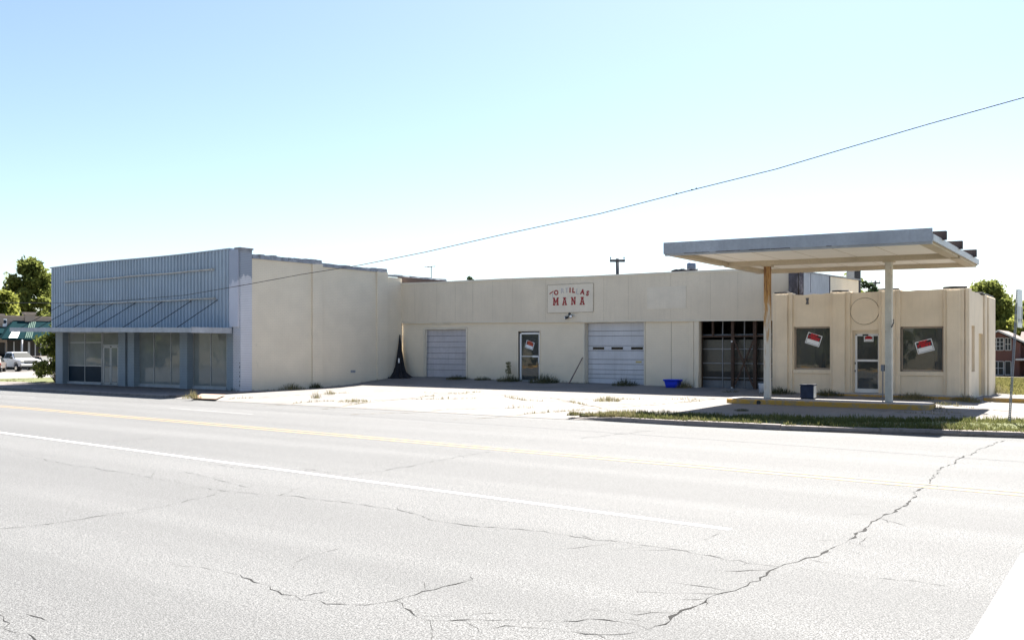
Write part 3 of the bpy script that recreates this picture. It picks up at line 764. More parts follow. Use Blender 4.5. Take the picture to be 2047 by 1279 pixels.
# pilaster strips beside the bay
for a, c, d in ((1376.5, 1387.5, .04), (1388.5, 1398.5, .07)):
    B().box(FX(a, YG), FX(c, YG) - .004, YG - d, YG - .001, .0, fb(FX(a, YG)) - .042).done('pilaster_strip', 'garage_wall', gar, .006)
x = FX(1342, YG); B().box(x - .006, x + .006, YG - .004, YG - .0005, .4, 3.1).done('wall_crack', 'joint', gar)
B().hexa([(FX(1390, YG), YG - .2, .2), (FX(1400, YG), YG - .2, .2), (FX(1400, YG), YG + .1, .2), (FX(1390, YG), YG + .1, .2),
          (FX(1394, YG), YG - .09, 1.0), (FX(1397, YG), YG - .09, 1.0), (FX(1397, YG), YG + .1, 1.0), (FX(1394, YG), YG + .1, 1.0)]).done('wheel_guard', 'garage_wall', gar, .02)
# roll-up doors
def roll_door(x0, x1, ztop, zbot, recess, lines, mat, frame_w, slots=False):
    Y = YG + recess
    fr = B()
    fr.box(x0 - frame_w, x0, YG - .025, Y + .02, zbot - .05, ztop + frame_w).box(x1, x1 + frame_w, YG - .025, Y + .02, zbot - .05, ztop + frame_w)
    fr.box(x0, x1, YG - .02, Y + .02, ztop, ztop + frame_w)
    f = fr.done('garage_door', 'cap', gar)
    zs_ = [ztop] + lines + [zbot]
    b = B()
    for k, (a, c) in enumerate(zip(zs_, zs_[1:])):
        b.box(x0 + .01, x1 - .01, Y, Y + .05, c + .012, a - .006)
    b.done('door_panel', mat, f, .004)
    g = B().box(x0, x1, Y + .02, Y + .06, zbot, ztop); g.done('panel_gap', 'groove', f)
    if slots:
        for a, c in ((1185.6, 1208), (1222.6, 1245.7), (1262, 1285.7)):
            xa, xb = FX(a, Y), FX(c, Y); za, zc = FZ(1230, 698.5, Y), FZ(1230, 693.5, Y)
            s = B().box(xa - .04, xb + .04, Y - .012, Y - .001, za - .03, zc + .05).done('slot_window', 'shutter', f)
            B().box(xa, xb, Y - .02, Y - .008, za, zc).done('slot_pane', 'black_slot', s)
        B().box(FX(1271, Y), FX(1282.5, Y), Y - .008, Y - .001, FZ(1276, 725, Y), FZ(1276, 721.5, Y)).done('door_plate', 'label', f)
    return f
z0 = FZ(890, 753, YG)
d1 = roll_door(gd1[0] + .12, gd1[1] - .1, gd1z - .08, z0 - .03, .12, [lerp(gd1z - .1, z0, k / 8.3) for k in (1.05, 2.1, 3.1, 4.1, 5.1, 6.1, 7.1)], 'shutter_old', .09)
x0, x1 = gd1[0] + .1, gd1[1] - .05      # sagging head trim
B().hexa([(x0, YG - .05, gd1z - .03), ((x0 + x1) / 2, YG - .05, gd1z - .09), ((x0 + x1) / 2, YG - .03, gd1z - .09), (x0, YG - .03, gd1z - .03), (x0, YG - .05, gd1z + .02), ((x0 + x1) / 2, YG - .05, gd1z - .04), ((x0 + x1) / 2, YG - .03, gd1z - .04), (x0, YG - .03, gd1z + .02)]).hexa(
    [((x0 + x1) / 2, YG - .05, gd1z - .09), (x1, YG - .05, gd1z - .01), (x1, YG - .03, gd1z - .01), ((x0 + x1) / 2, YG - .03, gd1z - .09), ((x0 + x1) / 2, YG - .05, gd1z - .04), (x1, YG - .05, gd1z + .03), (x1, YG - .03, gd1z + .03), ((x0 + x1) / 2, YG - .03, gd1z - .04)]).done('sagging_trim', 'cap', d1)
B().hexa([(gd1[0] + .14, YG - .02, z0), (gd1[0] + .2, YG - .02, z0), (gd1[0] + .2, YG + .02, z0), (gd1[0] + .14, YG + .02, z0), (gd1[0] + .2, YG - .04, gd1z - .1), (gd1[0] + .26, YG - .04, gd1z - .1), (gd1[0] + .26, YG, gd1z - .1), (gd1[0] + .2, YG, gd1z - .1)]).done('loose_batten', 'cap', d1)
B().box(gd1[0] + .6, gd1[1] - 1.1, YG - .015, YG - .001, gd1z + .16, fb(-30) - .06).done('wall_patch', 'cap', gar)
z0 = FZ(1230, 768, YG + .3)
roll_door(FX(1175.5, YG + .3) - .0, gd2[1] - .06, gd2z - .02, z0 - .02, .3, [FZ(1230, y, YG + .3) for y in (661.5, 671.5, 691, 701, 718.5, 728, 739, 748, 756.5)], 'shutter', .05, True)
# glass entry door
f = frame_grid(B(), YG + .04, [ed[0] + .09, ed[1] - .04], [.42, edz - .1], .09, .07).done('entry_door', 'white_alu', gar)
B().box(ed[0] - .03, ed[0], YG - .03, YG + .1, .4, edz + .05).box(ed[1], ed[1] + .03, YG - .03, YG + .1, .4, edz + .05).box(ed[0], ed[1], YG - .028, YG + .1, edz, edz + .05).done('door_trim', 'garage_wall', f)
B().box(ed[0] + .12, ed[1] - .07, YG + .07, YG + .076, .45, edz - .14).done('door_pane', 'glass', f)
zz_ = FZ(1058, 712, YG)
B().box(ed[0] + .13, ed[1] - .09, YG + .03, YG + .06, zz_ - .02, zz_ + .015).box(ed[1] - .42, ed[1] - .12, YG + .02, YG + .06, zz_ - .05, zz_ + .04).done('push_bar', 'white_alu', f)
B().tube([(ed[1] - .05, YG - .03, zz_ - .32), (ed[1] - .05, YG - .03, zz_ + .02)], .022, 6).done('pull_handle', 'white_alu', f)
# open bay: timber screen before a glazed door
by = YG + .22
def bx(px): return FX(px, by)
def bz(py, px=1450): return FZ(px, py, by)
g = B()
for a, wd in ((1400.5, .16), (1465, .12), (1509.5, .14)): g.box(bx(a) - wd / 2, bx(a) + wd / 2, by - .06, by + .05, .1, 3.12)
g.box(bx(1401), bx(1552), by - .05, by + .04, bz(673.8), bz(670.5)).box(bx(1425.5) - .04, bx(1425.5) + .04, by - .055, by + .03, bz(672), 3.12)
screen = g.done('bay_screen', 'timber', gar, .008)
def bar(p, q, w_, d_):
    p, q = Vector(p), Vector(q); t = (q - p).normalized(); n_ = Vector((-t.z, 0, t.x)) * w_ / 2
    return B().prism([p - n_, q - n_, q + n_, p + n_], (0, d_, 0))
bar((bx(1467), by - .08, bz(676)), (bx(1507), by - .08, bz(772, 1500)), .07, .03).done('cross_brace', 'timber', screen)
bar((bx(1507), by - .045, bz(680, 1500)), (bx(1470), by - .045, bz(768)), .07, .03).done('cross_brace', 'timber', screen)
B().box(bx(1469), bx(1507), by - .02, by + .02, bz(718.5), bz(716.5)).done('screen_rail', 'timber', screen)
for za_, zc_ in ((684, 681), (776, 773)): B().box(bx(1464) - .03, bx(1464) + .03, by - .075, by - .061, bz(za_), bz(zc_)).done('hinge', 'white_alu', screen)
gy = YG + .42
def cz(py, px=1450): return FZ(px, py, gy)
gx = [FX(p, gy) for p in (1402, 1445, 1464, 1488.5, 1510, 1533, 1560)]
g = B()
for x in (gx[0], gx[1], gx[3], gx[5]): g.box(x - .018, x + .018, gy - .03, gy + .02, .3, 3.08)
for py in (669, 697.5, 726, 755): g.box(gx[0] + .02, gx[-1], gy - .034, gy + .02, cz(py) - .022, cz(py) + .022)
gd = g.done('glazed_door', 'bay_bar', gar)
B().box(gx[0], gx[-1], gy, gy + .01, cz(742), cz(679)).done('grimy_pane', 'bay_pane', gd)
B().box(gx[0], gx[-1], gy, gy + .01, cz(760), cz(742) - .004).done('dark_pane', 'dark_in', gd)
B().box(gx[0], gx[-1], gy, gy + .01, .25, cz(760) - .004).done('low_pane', 'bay_pane_low', gd)
# shell
B().box(XG0 + .0, XGR - .3, YG + .3, YG + 8.9, 4.75, 4.9).done('roof', 'roofing', gar)
B().box(XG0 + .0, XGR - .31, YG + 3.4, YG + 3.5, 0, 4.75).box(XG0, XGR - .31, YG + .7, YG + 3.4, 3.3, 3.36).box(gd2[1] + .4, gd2[1] + .5, YG + .31, YG + 3.4, 0, 3.3).box(gd2[0] - .5, gd2[0] - .4, YG + .31, YG + 3.4, 0, 3.3).done('inner_wall', 'dark_in', gar)
B().wall('y', XGR, XGR - .3, YG + .3, 43.7, -.3, 5.0, (), lambda y: lerp(4.92, 5.16, (y - YG) / 9), None, 8).done('side_wall', 'side_brick', gar)
B().box(XG0, XGR - .3, 43.4, 43.7, -.4, 5.0).done('rear_wall', 'garage_wall', gar)
ysp = GY(1657, XGR)
B().wall('y', XGR + .03, XGR + .002, YG + .02, ysp, 3.2, 5.0, (), lambda y: lerp(4.95, 5.07, (y - YG) / 4)).done('steel_sheet', 'side_steel', gar)
B().box(XGR + .031, XGR + .045, ysp - .06, ysp + .06, 3.2, 5.05).done('sheet_seam', 'flash_dark', gar)
B().box(XGR + .031, XGR + .04, YG + 1.25, YG + 1.28, 4.2, 4.98).done('sheet_seam', 'flash_dark', gar)
b = B().box(fe + .005, fe + .36, YG - .14, YG - .003, 3.2, 5.02); b.box(fe + .40, fe + .55, YG - .10, YG - .003, 3.2, 4.98)
b.done('corner_board', 'flash_dark', gar)
b = B(); b.box(fe + .55, XGR + .03, YG - .06, YG - .003, 3.2, 4.96); b.done('corner_sheet', 'side_steel', gar)
for k in range(1): rough_cap(B(), XGR - .35, XGR + .05, YG + .33, 43.7, 5.0, 5.08, 8, 8).done('side_coping', 'coping', gar) if False else None
b = B()
for ya_, yb_ in zip(frange(YG + .33, 43.7, 8), frange(YG + .33, 43.7, 8)[1:]):
    za, zc = lerp(4.95, 5.19, (ya_ - YG) / 9), lerp(4.95, 5.19, (yb_ - YG) / 9)
    b.hexa([(XGR - .33, ya_, za - .02), (XGR + .06, ya_, za - .02), (XGR + .06, yb_, zc - .02), (XGR - .33, yb_, zc - .02), (XGR - .33, ya_, za + .03), (XGR + .06, ya_, za + .03), (XGR + .06, yb_, zc + .03), (XGR - .33, yb_, zc + .03)])
b.done('side_coping', 'coping', gar)

# painted sign board with loose letters
SY = YG - .10
sx0, sx1 = FX(1094, SY), FX(1186, SY)
szb, szt = FZ(1140, 624.5, SY), FZ(1140, 568, SY)
sign = empty('shop_sign', ((sx0 + sx1) / 2, SY, szb), 'cream sign board with red TORTILLAS MANA lettering and missing letters', 'sign')
B().box(sx0, sx1, SY, YG - .082, szb, szt).done('board', 'board', sign, .004)
B().box(sx0 - .015, sx0 + .012, SY - .006, SY - .001, szb, szt).box(sx1 - .012, sx1 + .015, SY - .006, SY - .001, szb, szt).box(sx0 + .013, sx1 - .013, SY - .006, SY - .001, szb - .012, szb + .01).box(sx0 + .013, sx1 - .013, SY - .006, SY - .001, szt - .01, szt + .012).done('board_edge', 'board_trim', sign)
def S(zx, zy):      # survey of the lettering
    px, py = 1100 + zx / 14.21, 560 + zy / 14.21
    return FX(px, SY), FZ(px, py, SY)
for ch, zx, zy, rot, m_, off, h in (('O', 170, 360, 4, 'red', .014, .30), ('R', 345, 312, 3, 'ghost', .0, .31), ('T', 470, 300, 0, 'ghost', .0, .31), ('I', 563, 292, -2, 'red', .016, .30), ('L', 662, 297, -3, 'red', .016, .30), ('L', 770, 330, -8, 'ghost', .0, .36), ('A', 916, 340, -9, 'red', .016, .31), ('S', 1060, 380, -14, 'red', .014, .30)):
    x, z = S(zx, zy)
    B().add_mesh(text_mesh(ch, h, off, .004), on_wall(x, SY - .006, z, R(rot), .95)).done('letter', m_, sign)
x, z = S(42, 355); x2, z2 = S(72, 425)
t_ = B().prism([Vector(q) for q in ((x - .11, SY - .01, z - .075), (x + .1, SY - .01, z + .045), (x + .085, SY - .01, z + .085), (x - .125, SY - .01, z - .035))], (0, .008, 0))
t_.mi = 1
t_.box(x2 - .02, x2 + .012, SY - .007, SY - .001, z2 - .12, z2 + .1)
t_.done('letter', ['red', 'ghost'], sign)
def slab(ch, w, h):
    """slab-serif capital as a list of convex outlines in a w x h box"""
    s = .055; k = .2 * w
    if ch == 'M': return [[(0, 0), (.38 * w, 0), (.38 * w, s), (0, s)], [(.62 * w, 0), (w, 0), (w, s), (.62 * w, s)], [(.08 * w, s), (.29 * w, s), (.29 * w, h - s), (.08 * w, h - s)], [(.71 * w, s), (.92 * w, s), (.92 * w, h - s), (.71 * w, h - s)],
                          [(0, h - s), (.3 * w, h - s), (.3 * w, h), (0, h)], [(.7 * w, h - s), (w, h - s), (w, h), (.7 * w, h)], [(.29 * w, h), (.29 * w, h - .14), (.5 * w, .06), (.5 * w, .17)], [(.71 * w, h), (.5 * w, .17), (.5 * w, .06), (.71 * w, h - .14)]]
    if ch == 'N': return [[(0, 0), (.4 * w, 0), (.4 * w, s), (0, s)], [(.09 * w, s), (.29 * w, s), (.29 * w, h - s), (.09 * w, h - s)], [(0, h - s), (.3 * w, h - s), (.3 * w, h), (0, h)], [(.6 * w, h - s), (w, h - s), (w, h), (.6 * w, h)],
                          [(.7 * w, 0), (.91 * w, 0), (.91 * w, h - s), (.7 * w, h - s)], [(.29 * w, h), (.29 * w, h - .13), (.7 * w, 0), (.7 * w, .13)]]
    return [[(0, 0), (.42 * w, 0), (.42 * w, s), (0, s)], [(.58 * w, 0), (w, 0), (w, s), (.58 * w, s)], [(.2 * w, h - s), (.8 * w, h - s), (.8 * w, h), (.2 * w, h)],
            [(.1 * w, s), (.31 * w, s), (.52 * w, h - s), (.33 * w, h - s)], [(.69 * w, s), (.9 * w, s), (.67 * w, h - s), (.48 * w, h - s)], [(.34 * w, .10), (.66 * w, .10), (.62 * w, .15), (.38 * w, .15)]]
for ch, zx, zy, wz in (('M', 160, 607, 165), ('A', 408, 602, 135), ('N', 660, 592, 135), ('A', 909, 590, 140)):
    xa, zc = S(zx - wz / 2, zy); xb, _ = S(zx + wz / 2, zy); h = .355; b = B()
    for i, pl in enumerate(slab(ch, xb - xa, h)):
        b.prism([(xa + u, SY - .012 - .0004 * i, zc - h / 2 + v_) for u, v_ in pl], (0, .01, 0))
    b.done('letter', 'red', sign)
# twin flood lamp
fx_, fz_ = FX(1139, YG - .08), FZ(1139, 627.5, YG - .08)
fl = empty('flood_lamp', (fx_, YG - .09, fz_), 'black twin head flood lamp on the fascia below the red lettered sign', 'lamp')
B().tube([(fx_, YG - .082, fz_), (fx_, YG - .13, fz_)], .06, 10).done('lamp_base', 'lamp_black', fl)
for (px, py, dx) in ((1141.8, 631.8, .06), (1132.5, 634.8, -.18)):
    x, z = FX(px, YG - .2), FZ(px, py, YG - .2); d = Vector((dx, -.2, -.03)).normalized(); p = Vector((x, YG - .2, z))
    hd = B().tube([(fx_, YG - .12, fz_ - .02), p - d * .06], .014, 6).tube([p - d * .1, p - d * .04, p + d * .08], [.035, .055, .075], 12).done('lamp_head', 'lamp_black', fl)
    B().tube([p + d * .081, p + d * .088], .06, 12).done('lamp_lens', 'lamp_face', hd)

# small signs taped in the glass
def rent_sign(px, py, Y, w, h, rot, label, redm, grp=None):
    x, z = FX(px, Y), FZ(px, py, Y)
    o = empty('rent_sign', (x, Y, z), label, 'sign', 'red and black signs in the windows')
    def quad(u0, u1, v0, v1, d):
        m_ = on_wall(x, Y - d, z, R(rot)); return [m_ @ Vector(q) for q in ((u0, v0, 0), (u1, v0, 0), (u1, v1, 0), (u0, v1, 0))]
    B().prism(quad(-w / 2, w / 2, -h / 2, h / 2, .002), (0, .004, 0)).done('sign_card', 'sign_white', o)
    b = B().prism(quad(-w / 2 + .028, w / 2 - .028, -h * .06, h / 2 - .028, .004), (0, .0015, 0))
    b.prism(quad(-w / 2 + .028, w / 2 - .028, -h / 2 + .03, -h / 2 + .042, .004), (0, .0015, 0)).prism(quad(-w / 2 + .028, -w / 2 + .04, -h / 2 + .042, -h * .06, .004), (0, .0015, 0)).prism(quad(w / 2 - .04, w / 2 - .028, -h / 2 + .042, -h * .06, .004), (0, .0015, 0))
    b.done('sign_field', 'sign_black', o)
    b = B()
    for tx, v, s in (('FOR', h * .335, h * .30), ('RENT', h * .08, h * .34)):
        b.add_mesh(text_mesh(tx, s, .012, .0005), on_wall(x, Y - .0055, z, R(rot)) @ Matrix.Translation((0, v, 0)) @ Matrix.Diagonal((1.25, 1, 1, 1)))
    b.done('sign_lettering', redm, o)
    return o

# ------------------------------------------------------------------ old filling station
stn = empty('filling_station', ((-11.4 + XSR) / 2, YS + 3, .3), 'small tan stucco filling station with stepped pilasters and round wall medallion', 'building')
XS0 = FX(1545, YS)
r_ = random.Random(3)
wz = [r_.uniform(-.02, .02) for _ in range(60)]
def stop(u): return 3.99 + wz[int((u - XS0) * 5) % 60] + .015
w1 = (FX(1587, YS), FX(1662, YS), FZ(1625, 738.5, YS), FZ(1625, 653, YS))
w2 = (FX(1800, YS), FX(1886.5, YS), FZ(1843, 742.5, YS), FZ(1843, 652.5, YS))
dd = (FX(1704, YS), FX(1758.5, YS), .33, FZ(1731, 660, YS))
SZ = .34
B().wall('x', YS, YS + .28, XS0, XSR, -.2, 4.0, [w1, w2, (dd[0], dd[1], -1, dd[3])], stop, None, 26).done('front_wall', 'stucco', stn)
pil = [(1545, 1585, 1552, 1575, 586.5), (1660, 1700, 1665.5, 1690, 583.5), (1757, 1800, 1763, 1789, 579.5), (1886.5, 1928, 1893, 1920, 577)]
for i, (a, c, d, e, ty) in enumerate(pil):
    zt = FZ((a + c) / 2, ty, YS)
    p = B().box(FX(a, YS), FX(c, YS), YS - .07, YS + .33, -.1, zt).done('pilaster', 'stucco', stn, .012)
    B().box(FX(d, YS - .07), FX(e, YS - .07), YS - .15, YS - .0705, -.1, zt - .05).done('pilaster_rib', 'stucco', p, .012)
    b = B(); r2 = random.Random(i + 30); xc = (FX(a, YS) + FX(c, YS)) / 2 + r2.uniform(-.05, .1)
    pts = [(xc + math.cos(k) * r2.uniform(.28, .42), YS + .13 + math.sin(k) * r2.uniform(.12, .18), zt + .004) for k in [j * math.pi / 5 for j in range(10)]]
    b.prism(pts, (0, 0, r2.uniform(.05, .09))); b.done('tar_cap', 'tar', p, .015)
# medallion and iron X
mx, mz, mr = FX(1728.5, YS), FZ(1728.5, 622, YS), 28.5 / F * dY(1728.5, YS) / (ct + (1728.5 - CX) / F * st) * 1.0
mr = (FX(1756.5, YS) - FX(1700.5, YS)) / 2
B().prism([(mx + math.cos(a) * mr, YS - .03, mz + math.sin(a) * mr * .97) for a in [k * math.pi / 24 for k in range(48)]], (0, .028, 0)).done('medallion', 'stucco', stn, .008)
rim = B()
for k in range(48):
    a0, a1 = k * math.pi / 24, (k + 1) * math.pi / 24
    P_ = lambda a, q: (mx + math.cos(a) * (mr + q), YS - .004, mz + math.sin(a) * (mr + q) * .97)
    rim.face([P_(a0, .001), P_(a1, .001), P_(a1, .022), P_(a0, .022)])
rim.done('medallion_groove', 'groove_tan', stn)
b = B()
ix, iz = FX(1614, YS), FZ(1614, 602, YS)
b.prism([(ix - .06, YS - .025, iz - .12), (ix + .06, YS - .025, iz - .12), (ix + .035, YS - .025, iz), (ix + .06, YS - .025, iz + .12), (ix - .06, YS - .025, iz + .12), (ix - .03, YS - .025, iz)], (0, .023, 0)).done('iron_anchor', 'bracket', stn)
for (xa, xb, za, zc) in (w1, w2):
    f = frame_grid(B(), YS + .1, [xa + .03, xb - .03], [za + .03, zc - .03], .06, .06).done('station_window', 'tan_cap', stn)
    B().box(xa + .05, xb - .05, YS + .13, YS + .136, za + .05, zc - .05).done('pane', 'glass', f)
    B().box(xa - .03, xb + .03, YS - .05, YS + .1, za - .15, za - .002).done('sill', 'stucco', f, .01)
# door
f = frame_grid(B(), YS + .12, [dd[0] + .1, dd[1] - .05], [SZ + .05, FZ(1731, 720.5, YS + .12), FZ(1731, 669.5, YS + .12)], .075, .06)
f = f.box(dd[0] + .06, dd[1] - .01, YS + .115, YS + .185, SZ + .005, SZ + .15).done('station_door', 'white_alu', stn)
B().box(dd[0] + .1, dd[1] - .05, YS + .145, YS + .151, SZ + .14, FZ(1731, 671, YS + .12)).done('door_pane', 'glass', f)
zt = FZ(1731, 669.5, YS + .12)
B().box(dd[0], dd[1], YS + .14, YS + .27, zt + .035, dd[3]).box(dd[0], dd[0] + .06, YS + .14, YS + .27, SZ, zt + .035).done('door_surround', 'stucco', f)
B().box(FX(1724.5, YS + .1), FX(1735.5, YS + .1), YS + .09, YS + .119, zt - .03, zt + .025).done('door_closer', 'tar', f)
b = B().box(dd[0] + .055, dd[0] + .09, YS + .09, YS + .119, 1.38, 1.46); b.box(dd[0] + .055, dd[0] + .09, YS + .09, YS + .119, 1.1, 1.17); b.done('door_lock', 'bracket', f)
# right wall with its slots
sl = [GY(1940.5, XSR), GY(1948.5, XSR), GY(1956.5, XSR), GY(1965, XSR), GY(1985, XSR)]
B().wall('y', XSR, XSR - .28, YS + .28, sl[4], -.3, 4.0, [(sl[0], sl[1], GZ(1945, 743, XSR), GZ(1945, 651, XSR)), (sl[2], sl[3], .2, GZ(1961, 667, XSR))], lambda y: lerp(4.0, 3.93, (y - YS) / 6.5) + .02 * math.sin(y * 5), None, 8).done('side_wall', 'stucco', stn)
B().box(XSR - .2, XSR - .1, sl[0], sl[1], 1.0, 3.2).box(XSR - .16, XSR - .06, sl[2], sl[3], .1, 3.1).done('filled_opening', 'blocked', stn)
B().box(XSR - .06, XSR + .07, YS - .062, YS + .45, -.1, 4.03).done('corner_pilaster', 'stucco', stn, .012)
p = B().box(XSR + .002, XSR + .08, sl[3] + .05, sl[4] + .05, -.2, 3.98).done('side_pilaster', 'stucco', stn, .012)
B().box(XSR + .081, XSR + .15, sl[3] + .5, sl[4] - .6, -.2, 3.93).done('pilaster_rib', 'stucco', p, .012)
B().box(XSR - .5, XSR + .05, sl[3] - .5, sl[4] - .2, 3.98, 4.06).done('tar_cap', 'tar', stn, .02)
B().box(XS0, XSR - .28, sl[4] - .25, sl[4], -.3, 3.9).box(XS0, XS0 + .25, YS + .33, sl[4] - .25, -.3, 3.9).done('rear_wall', 'stucco', stn)
B().box(XS0 + .25, XSR - .28, YS + .33, sl[4] - .25, 3.55, 3.66).done('roof', 'roofing', stn)
B().box(XS0 + .25, XSR - .29, YS + .33, sl[4] - .25, .2, SZ).done('floor_slab', 'dark_in', stn)
B().box(XS0 + .26, XSR - .29, YS + 3.2, YS + 3.3, SZ, 3.5).done('inner_wall', 'dark_in', stn)
B().box(w1[0] + .65, w1[0] + .95, YS + .5, YS + .8, SZ, 2.75).box(w2[1] - .8, w2[1] - .5, YS + 1.2, YS + 1.4, SZ, 3.3).done('inner_post', 'dark_in', stn)
# step with yellow nosing along the front
sx = [FX(1630, YS - .6), FX(1942, YS - .5)]
B().box(sx[0], sx[1], YS - .62, YS - .0, -.1, SZ).done('front_step', 'step', stn, .015)
b = B(); 
for x0, x1 in zip(frange(sx[0], sx[1], 5), frange(sx[0], sx[1], 5)[1:]): b.box(x0, x1 - .01, YS - .625, YS - .6205, .05, SZ - .03)
b.done('step_nosing', 'yellow_kerb', stn)

rent_sign(1059, 689.5, YG + .066, .46, .36, -17, 'faded orange and white rent sign tilted in the garage entry door', 'sign_orange')
rent_sign(1626.5, 678.5, YS + .126, .55, .43, -18, 'red and black rent sign tilted down to the right in the left station window', 'sign_red')
rent_sign(1848.5, 692, YS + .126, .56, .43, 15, 'red and black rent sign tilted up to the right in the right station window', 'sign_red')
rent_sign(1736.5, 677, YS + .142, .33, .21, 0, 'small level rent sign at the top of the white station door', 'sign_red')

# ------------------------------------------------------------------ pump island, canopy and what stands there
IX0, IX1, IY0, IY1, IZ = -11.5, -5.05, 28.9, 30.35, .275
isl = empty('pump_island', ((IX0 + IX1) / 2, (IY0 + IY1) / 2, .1), 'long low concrete pump island with yellow painted kerb edge under the canopy', 'pump island')
def stadium(x0, x1, y0, y1, r, z, n=6):
    pts = []
    for cx, cy, a0 in ((x1 - r, y1 - r, 0), (x0 + r, y1 - r, 90), (x0 + r, y0 + r, 180), (x1 - r, y0 + r, 270)):
        for k in range(n + 1):
            a = R(a0 + 90 * k / n); pts.append((cx + r * math.cos(a), cy + r * math.sin(a), z))
    return pts
B().prism(stadium(IX0 + .03, IX1 - .03, IY0 + .03, IY1 - .03, .4, -.1), (0, 0, IZ + .1)).done('island_slab', 'step', isl, .012)
out_ = stadium(IX0, IX1, IY0, IY1, .43, 0); inn = stadium(IX0 + .028, IX1 - .028, IY0 + .028, IY1 - .028, .402, 0)
b = B()
for i in range(len(out_)):
    j = (i + 1) % len(out_)
    b.face([(out_[i][0], out_[i][1], -.05), (out_[j][0], out_[j][1], -.05), (out_[j][0], out_[j][1], IZ - .03), (out_[i][0], out_[i][1], IZ - .03)])
    b.face([(out_[i][0], out_[i][1], IZ - .03), (out_[j][0], out_[j][1], IZ - .03), (inn[j][0], inn[j][1], IZ - .008), (inn[i][0], inn[i][1], IZ - .008)])
b.done('painted_kerb', 'yellow_kerb', isl)
hx, hz = FX(1516.5, IY0), .17
B().tube([(hx, IY0 - .006, hz), (hx, IY0 + .02, hz)], .075, 12).done('drain_hole', 'tar', isl)

cX0, cX1, cY0, cY1 = -11.85, -4.3, 25.0, 33.2
def cb(x): return lerp(4.82, 4.69, (x - cX0) / (cX1 - cX0))
can = empty('fuel_canopy', ((cX0 + cX1) / 2, 29.6, .28), 'flat grey edged fuel canopy with cream underside on two rusting square posts', 'canopy')
def slab_x(b, x0, x1, y0, y1, zl, zh, n=1):
    for a, c in zip(frange(x0, x1, n), frange(x0, x1, n)[1:]):
        b.hexa([(a, y0, cb(a) + zl), (c, y0, cb(c) + zl), (c, y1, cb(c) + zl), (a, y1, cb(a) + zl), (a, y0, cb(a) + zh), (c, y0, cb(c) + zh), (c, y1, cb(c) + zh), (a, y1, cb(a) + zh)])
    return b
slab_x(B(), cX0, cX1, cY0, cY0 + .05, .02, .37, 3).done('front_fascia', 'canopy_face', can)
slab_x(B(), cX0 + .02, cX1 - .02, cY0 + .051, cY0 + .16, -.03, .08).done('front_lip', 'canopy_face', can)
r_ = random.Random(12)
for k in range(8):
    x = lerp(cX0 + .3, cX1 - 2.2, r_.random()); slab_x(B(), x, x + r_.uniform(.1, .9), cY0 - .004, cY0 - .001, .018, r_.uniform(.026, .04)).done('peeled_edge', 'flash_dark', can)
for x in (cX0 + 1.9, cX0 + 3.75, cX0 + 5.6): slab_x(B(), x, x + .008, cY0 - .003, cY0 - .0005, .04, .365).done('fascia_seam', 'side_steel', can)
slab_x(B(), cX1 - .03, cX1 + .02, cY0 + .051, cY1, .05, .22).done('side_fascia', 'canopy_side', can)
slab_x(B(), cX0, cX0 + .04, cY0 + .051, cY1, .02, .20).done('side_fascia', 'canopy_side', can)
slab_x(B(), cX0 + .04, cX1 - .03, cY1 - .04, cY1, .02, .2).done('rear_fascia', 'canopy_face', can)
slab_x(B(), cX0 + .04, cX1 - .03, cY0 + .165, cY1 - .04, .12, .19).done('deck', 'soffit', can)
b = B()
x = cX0 + 1.0
while x < cX1 - .3:
    slab_x(b, x, x + .012, cY0 + .3, cY1 - .3, .114, .1195); x += 1.2
b.done('soffit_seam', 'soffit_beam', can)
slab_x(B(), cX0 + .3, cX1 - .3, 29.42, 29.78, -.03, .119).done('main_beam', 'soffit_beam', can)
for x0 in (cX0 + .041, cX1 - .36): slab_x(B(), x0, x0 + .3, cY0 + .17, 29.41, -.015, .118).done('edge_beam', 'soffit_beam', can)
for x0 in (cX0 + .041, cX1 - .36): slab_x(B(), x0, x0 + .3, 29.79, cY1 - .27, -.015, .118).done('edge_beam', 'soffit_beam', can)
slab_x(B(), cX0 + .041, cX1 - .06, cY1 - .26, cY1 - .045, -.03, .117).done('rear_beam', 'soffit_beam', can)
for y in (26.3, 29.0, 31.8): slab_x(B(), cX0 + .3, cX1 + .12, y, y + .16, .195, .43).done('roof_beam', 'beam', can)
for px, m_ in ((1534.3, 'rust_post'), (1777, 'post_paint')):
    x = FX(px, 29.6); b = B()
    b.box(x - .1, x + .1, 29.5, 29.7, IZ - .02, cb(x) - .03)
    p = b.done('post', m_, can, .012)
    B().box(x - .16, x + .16, 29.44, 29.76, cb(x) - .075, cb(x) - .032).done('post_cap', 'soffit_beam', p)
    B().box(x - .15, x + .15, 29.45, 29.75, IZ - .01, IZ + .015).done('base_plate', 'bracket', p)
x2 = FX(1777, 29.6)
cd = B().tube([(x2 - .17, 29.55, IZ), (x2 - .17, 29.55, 1.25)], .018, 6).tube([(x2 - .11, 29.62, IZ), (x2 - .11, 29.62, 1.05)], .014, 6).box(x2 - .22, x2 - .12, 29.5, 29.6, 1.25, 1.45).done('conduit', 'galv', can)
B().tube([(x2 + .1, 29.5, 2.62), (x2 + .17, 29.42, 2.75), (x2 + .18, 29.4, 2.86)], .02, 6).done('hose_hook', 'bracket', can)

